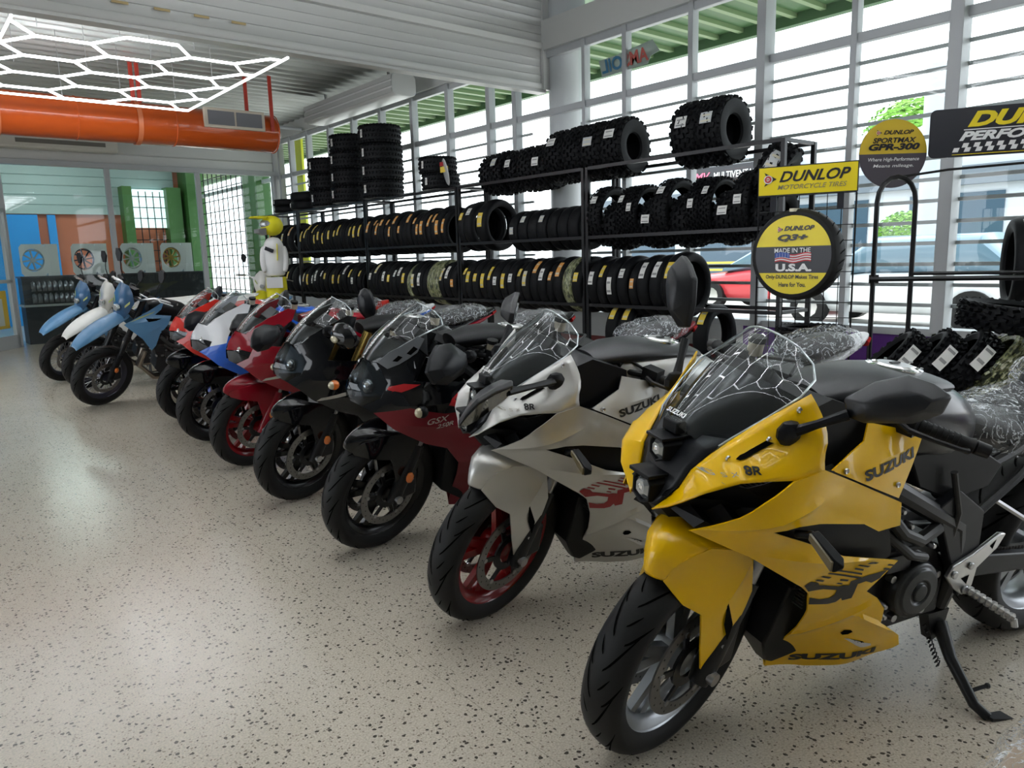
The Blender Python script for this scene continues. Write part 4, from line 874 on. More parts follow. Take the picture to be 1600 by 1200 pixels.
def rear_end(P, peg=ALU, stand=True, sw=PLG, exhaust=True, gx=0, cover=(.77, .40, .088), eng=ENG, dirt=False):
    m = MB(); m.cvx([(x_, y_, z_) for x_, z_ in ((.60, .27), (.60, .42), (.68, .52), (.98, .50), (1.02, .36), (.95, .26)) for y_ in (-.13, .13)])
    m.cvx([(x_, y_, z_) for x_, z_ in ((.82, .49), (.99, .47), (1.05, .70), (.90, .74)) for y_ in (-.145, .145)]); o = m.build('engine', eng, P, 30, bevel=.008)
    m = MB()
    for i in range(5): m.b2((.83+.012*i, -.152, .52+.035*i), (1.0+.012*i, .152, .53+.035*i))
    rr = random.Random(3)
    for i in range(16):
        x_, z_ = rr.uniform(.62, 1.0), rr.uniform(.3, .7); m.lathe([(0, -.0), (.011, .0), (.011, .02), (.006, .028), (0, .028)], (x_, .13, z_), (0, 1, 0), 8, 1)
    m.build('engine_detail', [eng, STL], o, 40)
    cx, cz, cr = cover; m = MB(); m.lathe([(cr, 0), (cr, .035), (cr*.93, .052), (cr*.80, .056), (cr*.78, .062), (cr*.42, .064), (cr*.40, .058), (cr*.3, .058), (cr*.28, .066), (0, .067)], (cx, .12, cz), (0, 1, 0), 40)
    m.cvx([(cx+.03+x_, .13+y_, cz+.07+z_) for x_ in (0, .09) for y_ in (0, .03) for z_ in (0, .05)]); m.build('stator_cover', mat('stator_black', (.03, .032, .035), .3, .4), o, 30, bevel=.003)
    for i in range(5): a = 1.2*i+.5; MB().lathe([(0, 0), (.011, 0), (.011, .02), (0, .02)], (cx+cr*1.12*math.cos(a), .14, cz+cr*1.12*math.sin(a)), (0, 1, 0), 10).build('bolt', STL, o)
    m = MB(); hz = [((.95, .155, .68), (.88, .175, .60), (.80, .17, .56), (.72, .16, .58)), ((.92, .15, .60), (.84, .18, .53), (.76, .165, .50)), ((.70, .16, .74), (.66, .17, .62), (.64, .15, .5))]
    for i, h_ in enumerate(hz): m.tube(h_, [.018, .014, .009][i], 10)
    m.build('hose', mat('hose_rubber', (.02, .02, .02), .5), o)
    m = MB()
    for s in (-1, 1):
        m.tube([(1.2, s*.06, .92), (1.05, s*.13, .80), (.80, s*.145, .66), (.62, s*.14, .56), (.57, s*.13, .40), (.58, s*.12, .28)], [.03, .032, .028, .03, .032, .022], 10)
        m.tube([(.70, s*.12, .66), (.40, s*.12, .74), (.02, s*.08, .84)], .016, 8); m.tube([(.60, s*.13, .52), (.36, s*.13, .66), (.1, s*.1, .82)], .013, 8)
    m.build('frame', MTB, P)
    if not dirt:
        m = MB(); m.cvx([(x_, y_, z_) for x_, z_ in ((.74, .64), (.66, .68), (.54, .60), (.52, .42), (.57, .33), (.60, .42), (.62, .55)) for y_ in (.135, .165)]); m.build('frame_cover', PLG, P, 30, bevel=.004)
        m = MB(); m.cvx([(x_, y_, z_) for x_, z_ in ((.86, .80), (.60, .80), (.46, .72), (.50, .66), (.66, .64), (.80, .70)) for y_ in (-.14, .14)]); m.cvx([(x_, y_, z_) for x_, z_ in ((.5, .80), (.05, .86), (.0, .80), (.3, .70)) for y_ in (-.10, .10)]); m.build('side_cover', PLA, P, 30, bevel=.006)
    m = MB()
    for s in (-1, 1): m.beam((.60, s*.105, .40), (.02, s*.115, .325), .03, .08, 0, .03, .05); m.box((.0, s*.115, .318), (.10, .035, .07))
    m.beam((.52, -.1, .40), (.52, .1, .40), .05, .08); o = m.build('swingarm', sw, P, 30, bevel=.006)
    m = MB()
    for dz, nn in ((.035, 40), (-.045, 40)):
        for i in range(nn):
            t = i/nn; m.box((.63-.63*t, .085, .40+dz*(.9)-.075*t+(0 if dz > 0 else .0)), (.012, .014, .011))
    m.lathe([(.06, -.004), (.083, -.004), (.083, .004), (.06, .004)], (0, .085, .316), (0, 1, 0), 36, 0, True); m.build('chain', mat('chain_steel', (.12, .11, .1), .4, .9), P)
    pts = [(.66, .42), (.64, .45), (.56, .475), (.46, .52), (.435, .515), (.46, .475), (.535, .425), (.54, .37), (.575, .345), (.62, .375)]
    for s in (-1, 1):
        m = MB(); m.loft([[(x_, s*.165, z_) for x_, z_ in pts], [(x_, s*.178, z_) for x_, z_ in pts]], 0)
        for x_, z_, r_ in ((.635, .425, .012), (.57, .44, .011), (.575, .365, .013)): m.lathe([(0, s*.178), (r_, s*.178), (r_, s*.186), (0, s*.186)], (x_, 0, z_), (0, 1, 0), 12, 1)
        m.add([(x_, s*.1785, z_) for x_, z_ in ((.50, .488), (.475, .505), (.485, .475))], [(0, 1, 2)], 2); m.add([(x_, s*.1785, z_) for x_, z_ in ((.60, .405), (.565, .41), (.57, .38))], [(0, 1, 2)], 2)
        m.build('footpeg_bracket', [peg, STL, GRV], P, 30, bevel=.003)
    for s in (-1, 1):
        a, b = Vector((.565, s*.18, .365)), Vector((.50, s*.285, .315)); m = MB(); m.tube([a, b], .011, 8)
        for i in range(8): p = a.lerp(b, (i+.6)/8); m.tube([p-Vector((0, s*.004, 0)), p+Vector((0, s*.004, 0))], .0145, 8)
        m.tube([b, b+Vector((0, s*.008, -.022))], .009, 8); m.build('footpeg', peg, P)
        a, b = Vector((.30, s*.15, .52)), Vector((.22, s*.24, .50)); m = MB(); m.tube([(.44, s*.13, .60), a], .008, 6, 1); m.tube([(.20, s*.13, .66), a], .008, 6, 1); m.tube([a, b], .013, 8); m.build('passenger_footpeg', [peg, STL], P)
    if stand:
        m = MB(); m.cvx([(x_, y_, z_) for x_, z_ in ((.64, .27), (.55, .27), (.56, .19), (.60, .17)) for y_ in (.10, .135)])
        m.tube([(.575, .13, .225), (.60, .20, .155), (.615, .30, .075), (.60, .335, .055)], [.022, .017, .015, .014], 10)
        m.tube([(.60, .27, .09), (.56, .275, .095), (.535, .28, .098)], .006, 6); m.ball((.535, .28, .098), .009, 0, 8)
        m.add([(x_, y_, z_) for x_, y_, z_ in ((.61, .325, .062), (.60, .35, .060), (.53, .365, .050), (.53, .325, .046), (.61, .325, .052), (.60, .35, .050), (.53, .365, .044), (.53, .325, .040))], [(0, 1, 2, 3), (7, 6, 5, 4), (0, 4, 5, 1), (1, 5, 6, 2), (2, 6, 7, 3), (3, 7, 4, 0)])
        sp = [Vector((.625, .12, .22)).lerp(Vector((.63, .19, .13)), i/40)+Vector((.009*math.cos(i*1.6), 0, .009*math.sin(i*1.6))) for i in range(41)]
        m.tube(sp, .002, 5); m.build('side_stand', MTB, P, 40)
    if exhaust:
        m = MB(); m.tube([(1.08, -.06, .52), (1.14, -.05, .36), (1.02, -.04, .24), (.78, -.08, .22), (.6, -.14, .25)], .024, 10); m.tube([(1.08, .06, .52), (1.14, .05, .38), (1.02, .03, .24), (.8, -.02, .22)], .024, 10)
        m.build('exhaust_pipe', mat('exhaust_steel', (.3, .26, .22), .3, .9), P); m = MB(); m.hull([(.62, .36, .2, .06), (.3, .45, .25, .065), (.1, .46, .32, .055)], 18, 0, 2.6, -.19); m.build('muffler', mat('muffler_black', (.04, .04, .045), .35, .6), P)
def wrap(P, st, name='protective_film', yc=0, seed=1):
    rr = random.Random(seed); m = MB(); n = 32; base = MB().hull(st, n, 0, 2.6, yc)
    # resample for crinkles
    o = base.build(name, WRAP, P, 180); md = o.modifiers.new('sub', 'SUBSURF'); md.levels = md.render_levels = 2
    tx = bpy.data.textures.get('crinkle') or bpy.data.textures.new('crinkle', 'CLOUDS'); tx.noise_scale = .06; tx.noise_depth = 3
    dm = o.modifiers.new('crinkle', 'DISPLACE'); dm.texture = tx; dm.strength = .035; dm.mid_level = .35; dm.texture_coords = 'LOCAL'
    return o
def seat_tail(P, tailc, tail2=None, wr=True, pil_top=.955, seed=1):
    m = MB(); m.hull([(.56, .86, .80, .06), (.48, .84, .76, .10), (.36, .825, .75, .125), (.22, .83, .76, .135), (.14, .86, .78, .12), (.11, .90, .80, .10)]); m.build('rider_seat', mat('seat_vinyl', (.02, .02, .022), .5), P, sub=1)
    m = MB(); m.hull([(.13, .90, .84, .07), (.08, .935, .85, .095), (-.05, .955, .87, .10), (-.16, .965, .89, .085), (-.22, .95, .90, .05)]); m.build('pillion_seat', mat('seat_vinyl', (.02, .02, .022), .5), P, sub=1)
    m = MB(); st = [(.30, .80, .75, .115, 2.4), (.14, .845, .77, .12, 2.4), (0, .875, .80, .105, 2.4), (-.15, .915, .845, .075, 2.4), (-.30, .95, .90, .04, 3), (-.34, .955, .93, .015, 3)]
    m.hull(st, 20, 0); o = m.build('tail_fairing', tailc, P, 40, sub=1)
    if tail2: m = MB(); m.hull([(a, b-.012, c-.004, d+.004, 3) for a, b, c, d, _ in ((.22, .83, .775, .127, 3), (.0, .86, .80, .116, 3), (-.2, .905, .86, .07, 3), (-.32, .93, .91, .025, 3))], 20, 0); m.build('tail_stripe', tail2, o, 40)
    m = MB(); m.beam((-.12, 0, .86), (-.40, 0, .66), .03, .05, 0, .02, .03); m.box((-.42, 0, .60), (.01, .17, .12)); m.build('plate_bracket', PLA, P)
    m = MB(); m.hull([(-.30, .925, .895, .05), (-.335, .935, .915, .03)]); m.build('tail_light', mat('tail_lens', (.35, .01, .01), .1), P)
    if wr:
        wrap(P, [(.60, .885, .79, .07), (.50, .865, .74, .13), (.36, .85, .70, .155), (.22, .86, .70, .16), (.12, .88, .74, .15), (.09, .87, .80, .11)], seed=seed)
        wrap(P, [(.15, .92, .85, .09), (.09, .955, .85, .12), (-.05, .975, .865, .125), (-.17, .985, .885, .11), (-.25, .965, .90, .06)], seed=seed+5)
def tank(P, tc, top2=PLA, capdy=0, st=None):
    m = MB(); st = st or [(1.10, .975, .85, .07, 2.3), (1.0, .995, .80, .125, 2.3), (.88, 1.003, .76, .155, 2.4), (.76, .992, .74, .165, 2.6), (.64, .955, .72, .145, 2.5), (.55, .905, .72, .10, 2.4), (.50, .87, .74, .06, 2.2)]
    m.hull(st, 28, 0); o = m.build('fuel_tank', tc, P, 60, sub=1)
    m = MB(); c = (.80, 0, 1.000); ax = (-.09, 0, 1)
    m.lathe([(.072, -.01), (.072, .003), (.060, .006), (.058, .003)], c, ax, 36, 0); m.lathe([(.058, .0), (.050, .005), (.045, .010), (0, .010)], c, ax, 36, 1)
    for k in range(6): a = 2*PI*k/6; m.lathe([(0, .005), (.004, .005), (.004, .009), (0, .009)], (c[0]+.066*math.cos(a), c[1]+.066*math.sin(a), c[2]+.006*0), ax, 8, 2)
    m.box((.80, 0, 1.012), (.03, .012, .004), 3); m.build('fuel_cap', [CHR, ALU, STL, MTB], o, 30)
    m = MB(); m.hull([(1.13, .985, .93, .07, 2.3), (1.02, 1.010, .94, .115, 2.3), (.90, 1.013, .94, .13, 2.3), (.76, 1.000, .94, .125, 2.3), (.68, .975, .94, .10, 2.3)], 24, 0); m.build('tank_cover', top2, o, 40)
    return o
def root(name, pose, label, cat='motorcycle', group='motorcycles parked in a row'):
    e = empty(name, (pose[0], pose[1], 0), label=label, cat=cat, group=group); e.rotation_mode = 'XYZ'
    e.matrix_world = Matrix.Translation((pose[0], pose[1], 0)) @ Matrix.Rotation(pose[2], 4, 'Z') @ Matrix.Rotation(-pose[3], 4, 'X'); return e
# ---- naked-lamp sport tourer (yellow and silver)
Y1 = tps([(1.587, .741, .05), (1.564, .763, .06), (1.545, .797, .08), (1.529, .844, .095), (1.497, .88, .11), (1.459, .918, .13), (1.401, .966, .155), (1.309, 1.035, .2), (1.301, .982, .212), (1.317, .966, .218), (1.303, .879, .258), (1.383, .862, .258), (1.486, .854, .208), (1.543, .825, .165), (1.573, .786, .115), (1.578, .76, .08), (1.42, .91, .185)])
Y2 = tps([(1.18, .82, .235), (1.293, .874, .262), (1.383, .862, .26), (.993, .735, .235), (.981, .671, .235), (1.117, .702, .24), (1.269, .732, .243), (1.409, .738, .246), (1.447, .812, .245), (1.483, .774, .22), (1.521, .737, .17), (1.553, .718, .139), (1.416, .651, .19), (1.253, .544, .21), (1.277, .679, .243), (1.164, .625, .24), (.93, .55, .215), (.983, .505, .208), (1.011, .472, .2),
 (1.20, .50, .185), (1.165, .428, .16), (1.135, .34, .11), (1.114, .172, .012), (1.116, .14, .004), (1.03, .125, .02), (.91, .157, .1), (.82, .15, .1), (.78, .21, .15), (.78, .25, .155), (.88, .32, .175), (.91, .39, .19), (.98, .45, .195)])
OUT_NOSE = [(1.587, .741), (1.564, .763), (1.545, .797), (1.529, .844), (1.497, .88), (1.459, .918), (1.401, .966), (1.309, 1.035), (1.301, .982), (1.317, .966), (1.303, .879), (1.383, .862), (1.486, .854), (1.543, .825), (1.573, .786), (1.594, .75)]
OUT_SIDE = [(1.553, .718), (1.521, .737), (1.483, .774), (1.447, .812), (1.383, .862), (1.303, .879), (1.18, .822), (.993, .735), (.981, .671), (1.058, .670), (1.117, .702), (1.269, .732), (1.340, .742), (1.409, .738), (1.277, .679), (1.164, .625), (.935, .553), (.983, .505), (1.011, .472), (1.226, .522), (1.253, .544), (1.416, .651)]
OUT_BELLY = [(1.226, .522), (1.011, .472), (.957, .436), (.915, .39), (.90, .335), (.85, .30), (.785, .252), (.77, .215), (.86, .158), (1.0, .13), (1.116, .138), (1.118, .172), (1.135, .34), (1.165, .428), (1.20, .50)]
OUT_IN = [(1.222, .845), (1.104, .892), (1.088, .935), (.898, .889), (.978, .735)]
YIN = tps([(1.222, .845, .215), (1.104, .892, .19), (1.088, .935, .18), (.898, .889, .19), (.978, .735, .215), (1.05, .83, .215)])
SRP = [
 [(1.2533, 0.552), (1.2396, 0.5647), (1.2089, 0.551), (1.1943, 0.5366), (1.1232, 0.5154), (1.1204, 0.5016), (1.1665, 0.5135), (1.2138, 0.5159)],
 [(1.1232, 0.5154), (1.1094, 0.5169), (1.0898, 0.5126), (1.0604, 0.5101), (1.0529, 0.4581), (1.0801, 0.4546), (1.0887, 0.4655), (1.0978, 0.4519), (1.1163, 0.4679), (1.1132, 0.4884), (1.1204, 0.5016)],
 [(1.1893, 0.4846), (1.1558, 0.4733), (1.1285, 0.4732), (1.1192, 0.4821), (1.1132, 0.4884), (1.0978, 0.4519), (1.1194, 0.4483), (1.1774, 0.4567)],
 [(1.0898, 0.5126), (1.0926, 0.5273), (1.0657, 0.5305), (1.0376, 0.5342), (1.029, 0.5338), (0.9804, 0.5178), (0.974, 0.5136), (1.0104, 0.5021), (1.0356, 0.5137), (1.0604, 0.5101)],
 [(1.0376, 0.5342), (1.0018, 0.5313), (0.9972, 0.534), (0.9665, 0.5322), (0.9804, 0.5178)],
 [(1.0683, 0.5808), (1.0571, 0.5842), (1.0158, 0.5683), (1.0272, 0.5676)],
 [(1.1025, 0.5821), (1.0939, 0.5842), (1.0452, 0.5659), (1.056, 0.5649)],
 [(1.103, 0.5753), (1.0667, 0.5612), (1.0665, 0.5554), (1.1039, 0.5695)],
 [(1.1711, 0.582), (1.1614, 0.5835), (1.0653, 0.5477), (1.0634, 0.5414)],
 [(1.1985, 0.58), (1.189, 0.5815), (1.0589, 0.5329), (1.0649, 0.5289)],
 [(1.2166, 0.574), (1.2104, 0.5764), (1.1721, 0.5611), (1.1788, 0.5577)],
 [(1.2285, 0.5646), (1.223, 0.5679), (1.1907, 0.5545), (1.1933, 0.5491)],
 [(1.1355, 0.5452), (1.102, 0.535), (1.1039, 0.5293), (1.1324, 0.5378)],
 [(1.1389, 0.5282), (1.1335, 0.5314), (1.1168, 0.5256), (1.1164, 0.5207)],
 [(0.972, 0.5528), (0.943, 0.5428), (0.9495, 0.5406), (0.976, 0.5488)],
 [(0.9826, 0.5437), (0.9523, 0.5337), (0.959, 0.529), (0.9861, 0.5387)],
]

def bike_8r(pose, steer, C, label, rim, mirrors, logo, fm, txt=TXK, wheelbase=True, tailc=None, tank_m=None):
    P = root('motorcycle', pose, label); S = steer_m(steer)
    wheel('front_wheel', P, S, WB, .30, .12, rim); wheel('rear_wheel', P, None, 0, .316, .18, rim, side_discs=(-1,), dr=.11)
    forks(P, S, .30, .74, mat('fork_dark', (.04, .04, .045), .3, .6), MTB, .10)
    rear_end(P); seat_tail(P, tailc or C); tank(P, tank_m or mat('tank_black_gloss', (.006, .006, .008), .3, 0, Coat_Weight=.25, Coat_Roughness=.1, Specular_IOR_Level=.3), mat('tank_cover_black', (.014, .015, .018), .4))
    # headlight cowl between the two nose panels
    inner = OUT_NOSE[:8]; rows = []
    for i, (x, z) in enumerate(inner[:6]):
        y = [.046, .056, .075, .090, .105, .125][i]; b = [.004, .010, .012, .012, .016, .03][i]; rows.append([(x+b*(1-(t/4)**2)-.004, y*t/4, z+.002-(.02 if i == 5 else 0)*(1-abs(t)/4)) for t in range(-4, 5)])
    m = MB(); m.grid(rows); cw = m.build('headlight_cowl', PLG, P, 40, solid=.006)
    for z0, x0, sc_ in ((.775, 1.600, 1.0), (.868, 1.565, .82)):
        h = MB(); hs = [(.034, -.026), (.036, .016), (.020, .034), (-.020, .034), (-.036, .016), (-.034, -.026), (0, -.042)]
        h.loft([[(x0-.07, y*sc_*1.15, z0+zz*sc_*1.15) for y, zz in hs], [(x0-.004, y*sc_, z0+zz*sc_) for y, zz in hs], [(x0-.004, y*sc_*.84, z0+zz*sc_*.84) for y, zz in hs], [(x0-.02, y*sc_*.8, z0+zz*sc_*.8) for y, zz in hs]])
        h.b2((x0-.09, -.040*sc_, z0+.032*sc_), (x0+.006, .040*sc_, z0+.042*sc_)); o = h.build('headlight_housing', PLA, P, 30, bevel=.002)
        l = MB(); l.loft([[(x0-.015, y*sc_*.82, z0+zz*sc_*.82) for y, zz in hs], [(x0-.002, y*sc_*.45, z0+zz*sc_*.45) for y, zz in hs]]); l.build('headlight_lens', mat('lamp_glass', (.55, .58, .6), .05, .7), o, 20)
        r = MB(); r.ball((x0-.012, .0, z0), (.014, .013*sc_, .013*sc_), 0, 10); r.build('projector', CHR, o)
    m = MB(); m.b2((1.50, -.028, .905), (1.53, .028, .935)); m.build('air_slot', PLA, P, bevel=.004)
    cr = [((1.53, .828), (1.325, .925), .007)]
    Un = [(1.587, .05, .741), (1.564, .06, .763), (1.545, .08, .797), (1.529, .095, .844), (1.497, .11, .88), (1.459, .13, .918), (1.401, .155, .966), (1.309, .20, 1.035)]
    Ln = [(1.592, .045, .736), (1.580, .085, .758), (1.573, .125, .785), (1.543, .17, .823), (1.486, .21, .853), (1.425, .238, .860), (1.365, .26, .862), (1.303, .262, .879)]
    for s in (1, -1):
        cols = []
        for i in range(29):
            t = i/4; k = min(6, int(t)); q = t-k; a = Vector(Un[k]).lerp(Vector(Un[k+1]), q); b = Vector(Ln[k]).lerp(Vector(Ln[k+1]), q); col = []
            for j in range(9):
                v = j/8; p = a.lerp(b, v); g = min(1, max(0, (t-2)/3)); rid = max(0, 1-abs(v-.62)/.38); p += Vector((.006, .010, 0))*(4*v*(1-v))*g+Vector((0, .007, 0))*rid*g
                if t > 5: p.x += -.020*math.sin(PI*min(1, v*1.25))*(t-5)/2*(1 if v < .8 else 0)
                col.append((p.x, s*p.y, p.z))
            cols.append(col)
        m = MB(); m.grid(cols); o_ = m.build('nose_fairing', C, P, 22, solid=.004)
        if s > 0: nf = o_
    s1 = panel('side_fairing', OUT_SIDE, Y2, C, P, creases=[((1.53, .727), (1.27, .80), .009), ((1.27, .80), (1.05, .725), .004), ((1.42, .665), (1.22, .62), .006), ((1.22, .62), (.98, .575), .006)], step=.025)
    bf = panel('belly_fairing', OUT_BELLY, Y2, C, P, creases=[((1.13, .30), (.97, .425), .009), ((.99, .375), (.82, .28), .009), ((1.0, .285), (.88, .225), .005)], step=.02)
    ip = panel('inner_side_panel', OUT_IN, YIN, C, P, creases=[((1.15, .84), (.96, .86), .005)])
    Yi = lambda x, z: max(.03, min(Y2(x, z), Y1(x, z) if x > 1.36 and z > .74 else 9))-.028
    panel('inner_fairing', [(1.575, .775), (1.50, .83), (1.33, .875), (1.22, .845), (.98, .74), (.985, .66), (.93, .56), (1.0, .48), (1.20, .51), (1.25, .555), (1.41, .66), (1.53, .715)], Yi, PLA, P)
    m = MB()
    for s in (1,): m.loft([[(x, s*y, z) for x, z in ((1.33, .96), (1.30, .87), (1.20, .83), (1.05, .86), (1.06, .95), (1.2, 1.0))] for y in (-.165, .165)])
    m.build('air_duct_cover', PLA, P)
    m = MB(); m.cvx([(1.568, y, .738) for y in (-.03, .03)]+[(1.54, y, .77) for y in (-.075, .075)]+[(1.50, y, .66) for y in (-.06, .06)]+[(1.40, y, .66) for y in (-.15, .15)]+[(1.38, y, .78) for y in (-.19, .19)]); m.build('chin_panel', PLA, P, 30)
    if True:
        m = MB(); m.cvx([(x, y, .70) for y in (-.15, .15) for x in (1.06, 1.14)]+[(1.185, y, .47) for y in (-.125, .125)]+[(1.06, y, .45) for y in (-.12, .12)]); m.cvx([(1.19, y, .48) for y in (-.12, .12)]+[(1.08, y, .45) for y in (-.12, .12)]+[(1.195, y, .27) for y in (-.06, .06)]+[(1.10, y, .15) for y in (-.008, .008)]+[(1.05, y, .2) for y in (-.05, .05)]+[(1.14, y, .175) for y in (-.02, .02)])
        o = m.build('radiator', PLA, P, 30, bevel=.006)
        m = MB()
        for i in range(30): m.b2((1.16, -.14, .42+.0095*i), (1.164, .14, .423+.0095*i))
        m.build('radiator_fins', mat('fin_grey', (.08, .08, .08), .4, .6), o)
    # screen
    rows = []; 
    for c_, e_ in (((1.528, .930), (1.489, .10, .884)), ((1.495, .960), (1.458, .128, .922)), ((1.44, 1.012), (1.385, .158, .975)), ((1.38, 1.062), (1.315, .178, 1.022)), ((1.325, 1.105), (1.265, .165, 1.052)), ((1.29, 1.130), (1.245, .135, 1.080)), ((1.277, 1.138), (1.252, .095, 1.110))):
        rows.append([(e_[0]+(c_[0]-e_[0])*(1-(t/6)**2), e_[1]*t/6, e_[2]+(c_[1]-e_[2])*(1-(t/6)**2)) for t in range(-6, 7)])
    m = MB(); m.grid(rows); sc_ = m.build('windscreen', SCR, P, 80, sub=1)
    m = MB(); edge = [r[0] for r in rows]+rows[-1]+[r[-1] for r in reversed(rows)]; m.tube([Vector(p) for p in edge], .0028, 6); m.build('screen_edge', mat('screen_edge', (.5, .55, .56), .1, .3), sc_)
    m = MB(); fit_text(m, 'SUZUKI', (1.5175, -.033, .9475), (0, 1, 0), (-.74, 0, .67), .066, .013, 0, .03); m.build('lettering', TXW, sc_)
    m = MB(); m.grid([[(p[0]-.022, p[1]*.93, p[2]-.014) for p in r] for r in rows[:4]]); m.build('smoked_inner_shield', mat('shield_black', (.012, .013, .016), .15), P, 60)
    m = MB(); m.cvx([(1.36, y, .99) for y in (-.09, .09)]+[(1.30, y, 1.055) for y in (-.075, .075)]+[(1.27, y, 1.03) for y in (-.075, .075)]+[(1.30, y, .95) for y in (-.12, .12)]); m.build('instrument_display', PLA, P, 30, bevel=.005)
    handlebar(P, S, (1.035, .235, .958), (.968, .365, .935))
    m = MB(S); m.cvx([(1.02+x, y, .955+z) for x in (-.03, .06) for y in (-.12, .12) for z in (-.02, .02)]); m.tube([(1.13, .06, .98), (1.06, .08, 1.0), (1.02, .2, .96)], .006, 6); m.tube([(1.15, -.03, 1.0), (1.08, -.05, 1.02), (1.02, -.2, .97)], .006, 6); m.build('triple_clamp', MTB, P, bevel=.004)
    # fender
    YF = tps([(1.60, .66, .055), (1.615, .595, .03), (1.57, .53, .072), (1.525, .50, .092), (1.487, .321, .105), (1.473, .309, .11), (1.428, .374, .122), (1.377, .53, .128), (1.395, .63, .118), (1.45, .66, .105), (1.53, .68, .08), (1.46, .52, .115)])
    leg = [(1.612, .640), (1.615, .595), (1.575, .535), (1.525, .50), (1.505, .40), (1.487, .321), (1.473, .309), (1.428, .374), (1.377, .53), (1.395, .63), (1.45, .665), (1.53, .685), (1.585, .67)]
    fo = panel('front_fender', leg, YF, fm, P, xf=S, creases=[((1.50, .48), (1.40, .62), .007)])
    top = [(1.615, .595), (1.612, .640), (1.585, .67), (1.53, .685), (1.45, .665), (1.395, .63)]; rows = []
    for i, (x, z) in enumerate(top):
        y = YF(x, z); b = [.012, .03, .038, .036, .034, .03][i]; dx = [.03, .03, .02, .0, -.01, -.02][i]; rows.append([(x+dx*(1-(t/6)**2), y*t/6, z+b*(1-(t/6)**2)-(0 if abs(t) < 6 else .0)) for t in range(-6, 7)])
    m = MB(S); m.grid(rows); m.build('fender_top', fm, fo, 50, solid=.003, sub=1)
    for s in (1, -1): m = MB(S); m.add([(x, s*(YF(x, z)+.0055), z) for x, z in ((1.466, .537), (1.458, .46), (1.433, .400), (1.428, .45))], [(0, 1, 2, 3)]); m.build('fender_vent', GRV, fo)
    m = MB(S)
    for x_, z_ in ((1.475, .325), (1.44, .385)): m.lathe([(0, 0), (.007, 0), (.006, .003), (0, .003)], (x_, YF(x_, z_)+.004, z_), (0, 1, 0), 10)
    m.build('bolt', STL, fo)
    # turn signals
    for s in (1, -1):
        m = MB(); a, b = Vector((1.316, s*.272, .728)), Vector((1.305, s*.340, .686)); m.tube([(1.33, s*.235, .715), a], .010, 8)
        m.cvx([a+Vector((x, 0, z)) for x in (-.012, .012) for z in (-.008, .010)]+[b+Vector((x, 0, z)) for x in (-.014, .014) for z in (-.016, .014)]+[b+Vector((-.005, s*.012, 0))]); o = m.build('turn_signal', PLA, P, 30, bevel=.003)
        m = MB(); a2, b2 = a+Vector((.012, s*.004, 0)), b+Vector((.012, -s*.002, 0)); m.cvx([a2+Vector((x, 0, z)) for x in (0, .006) for z in (-.007, .008)]+[b2+Vector((x, 0, z)) for x in (0, .008) for z in (-.012, .010)]); m.build('signal_lens', mat('signal_smoke', (.16, .13, .07), .12), o, 30)
    # mirrors
    for i, (s, mm) in enumerate(((1, mirrors[0]), (-1, mirrors[1]))): mirror_mesh(P, None, (1.365, s*.208, .953), *mm, m_=mat('mirror_shell', (.012, .013, .016), .4, Specular_IOR_Level=.45))
    # lettering and bolts
    decal([ip], [qtext('SUZUKI', [(1.111, .801), (.935, .833), (.941, .862), (1.117, .828)], 0, .045)], TXK, 'brand_lettering', ip)
    decal([bf], [qtext('SUZUKI', [(1.055, .156), (.839, .194), (.852, .225), (1.065, .187)], 0, .06)], txt, 'brand_lettering', bf)
    decal([nf], [qtext('8R', [(1.470, .866), (1.442, .871), (1.438, .886), (1.466, .882)], 0, .03), qtext('G S X', [(1.522, .850), (1.482, .863), (1.480, .869), (1.520, .856)], 1, .0)], [txt, TXG], 'model_lettering', nf, .0042)
    decal([s1, bf], [poly(p) for p in SRP], logo, 'side_graphic', s1)
    decal([nf], [poly([(1.4683, .889), (1.4586, .898), (1.4056, .930), (1.3939, .928), (1.464, .8885)])], GRV, 'vent_slit', nf, .0045)
    decal([bf], [poly([(.998, .3033), (.9949, .3166), (.9768, .3159), (.9671, .307), (.9744, .2964), (.9883, .2943)], 1), poly([(.9785, .28), (.9655, .2788), (.9151, .2568), (.885, .2476), (.8779, .2383), (.9137, .2385), (.933, .2496)], 0), poly([(.961, .2774), (.916, .2612), (.9078, .2537), (.9294, .2581)], 1)], [ALU, GRV], 'belly_vent', bf, .0016)
    m = MB()
    T_ = BVHTree.FromPolygons([v.co.copy() for v in nf.data.vertices], [list(p.vertices) for p in nf.data.polygons]); YB_ = lambda x, z: (T_.ray_cast(Vector((x, .6, z)), Vector((0, -1, 0)))[0] or Vector((0, Y1(x, z), 0))).y
    for f_, x_, z_ in ((YB_, 1.335, 1.0), (YB_, 1.40, .935), (YB_, 1.478, .888), (YIN, 1.178, .838), (YIN, .995, .775)): MB().lathe([(0, 0), (.0075, 0), (.006, .004), (.003, .002), (0, .002)], (x_, f_(x_, z_)+.003, z_), (0, 1, 0), 12).build('fairing_bolt', STL, P)
    return P
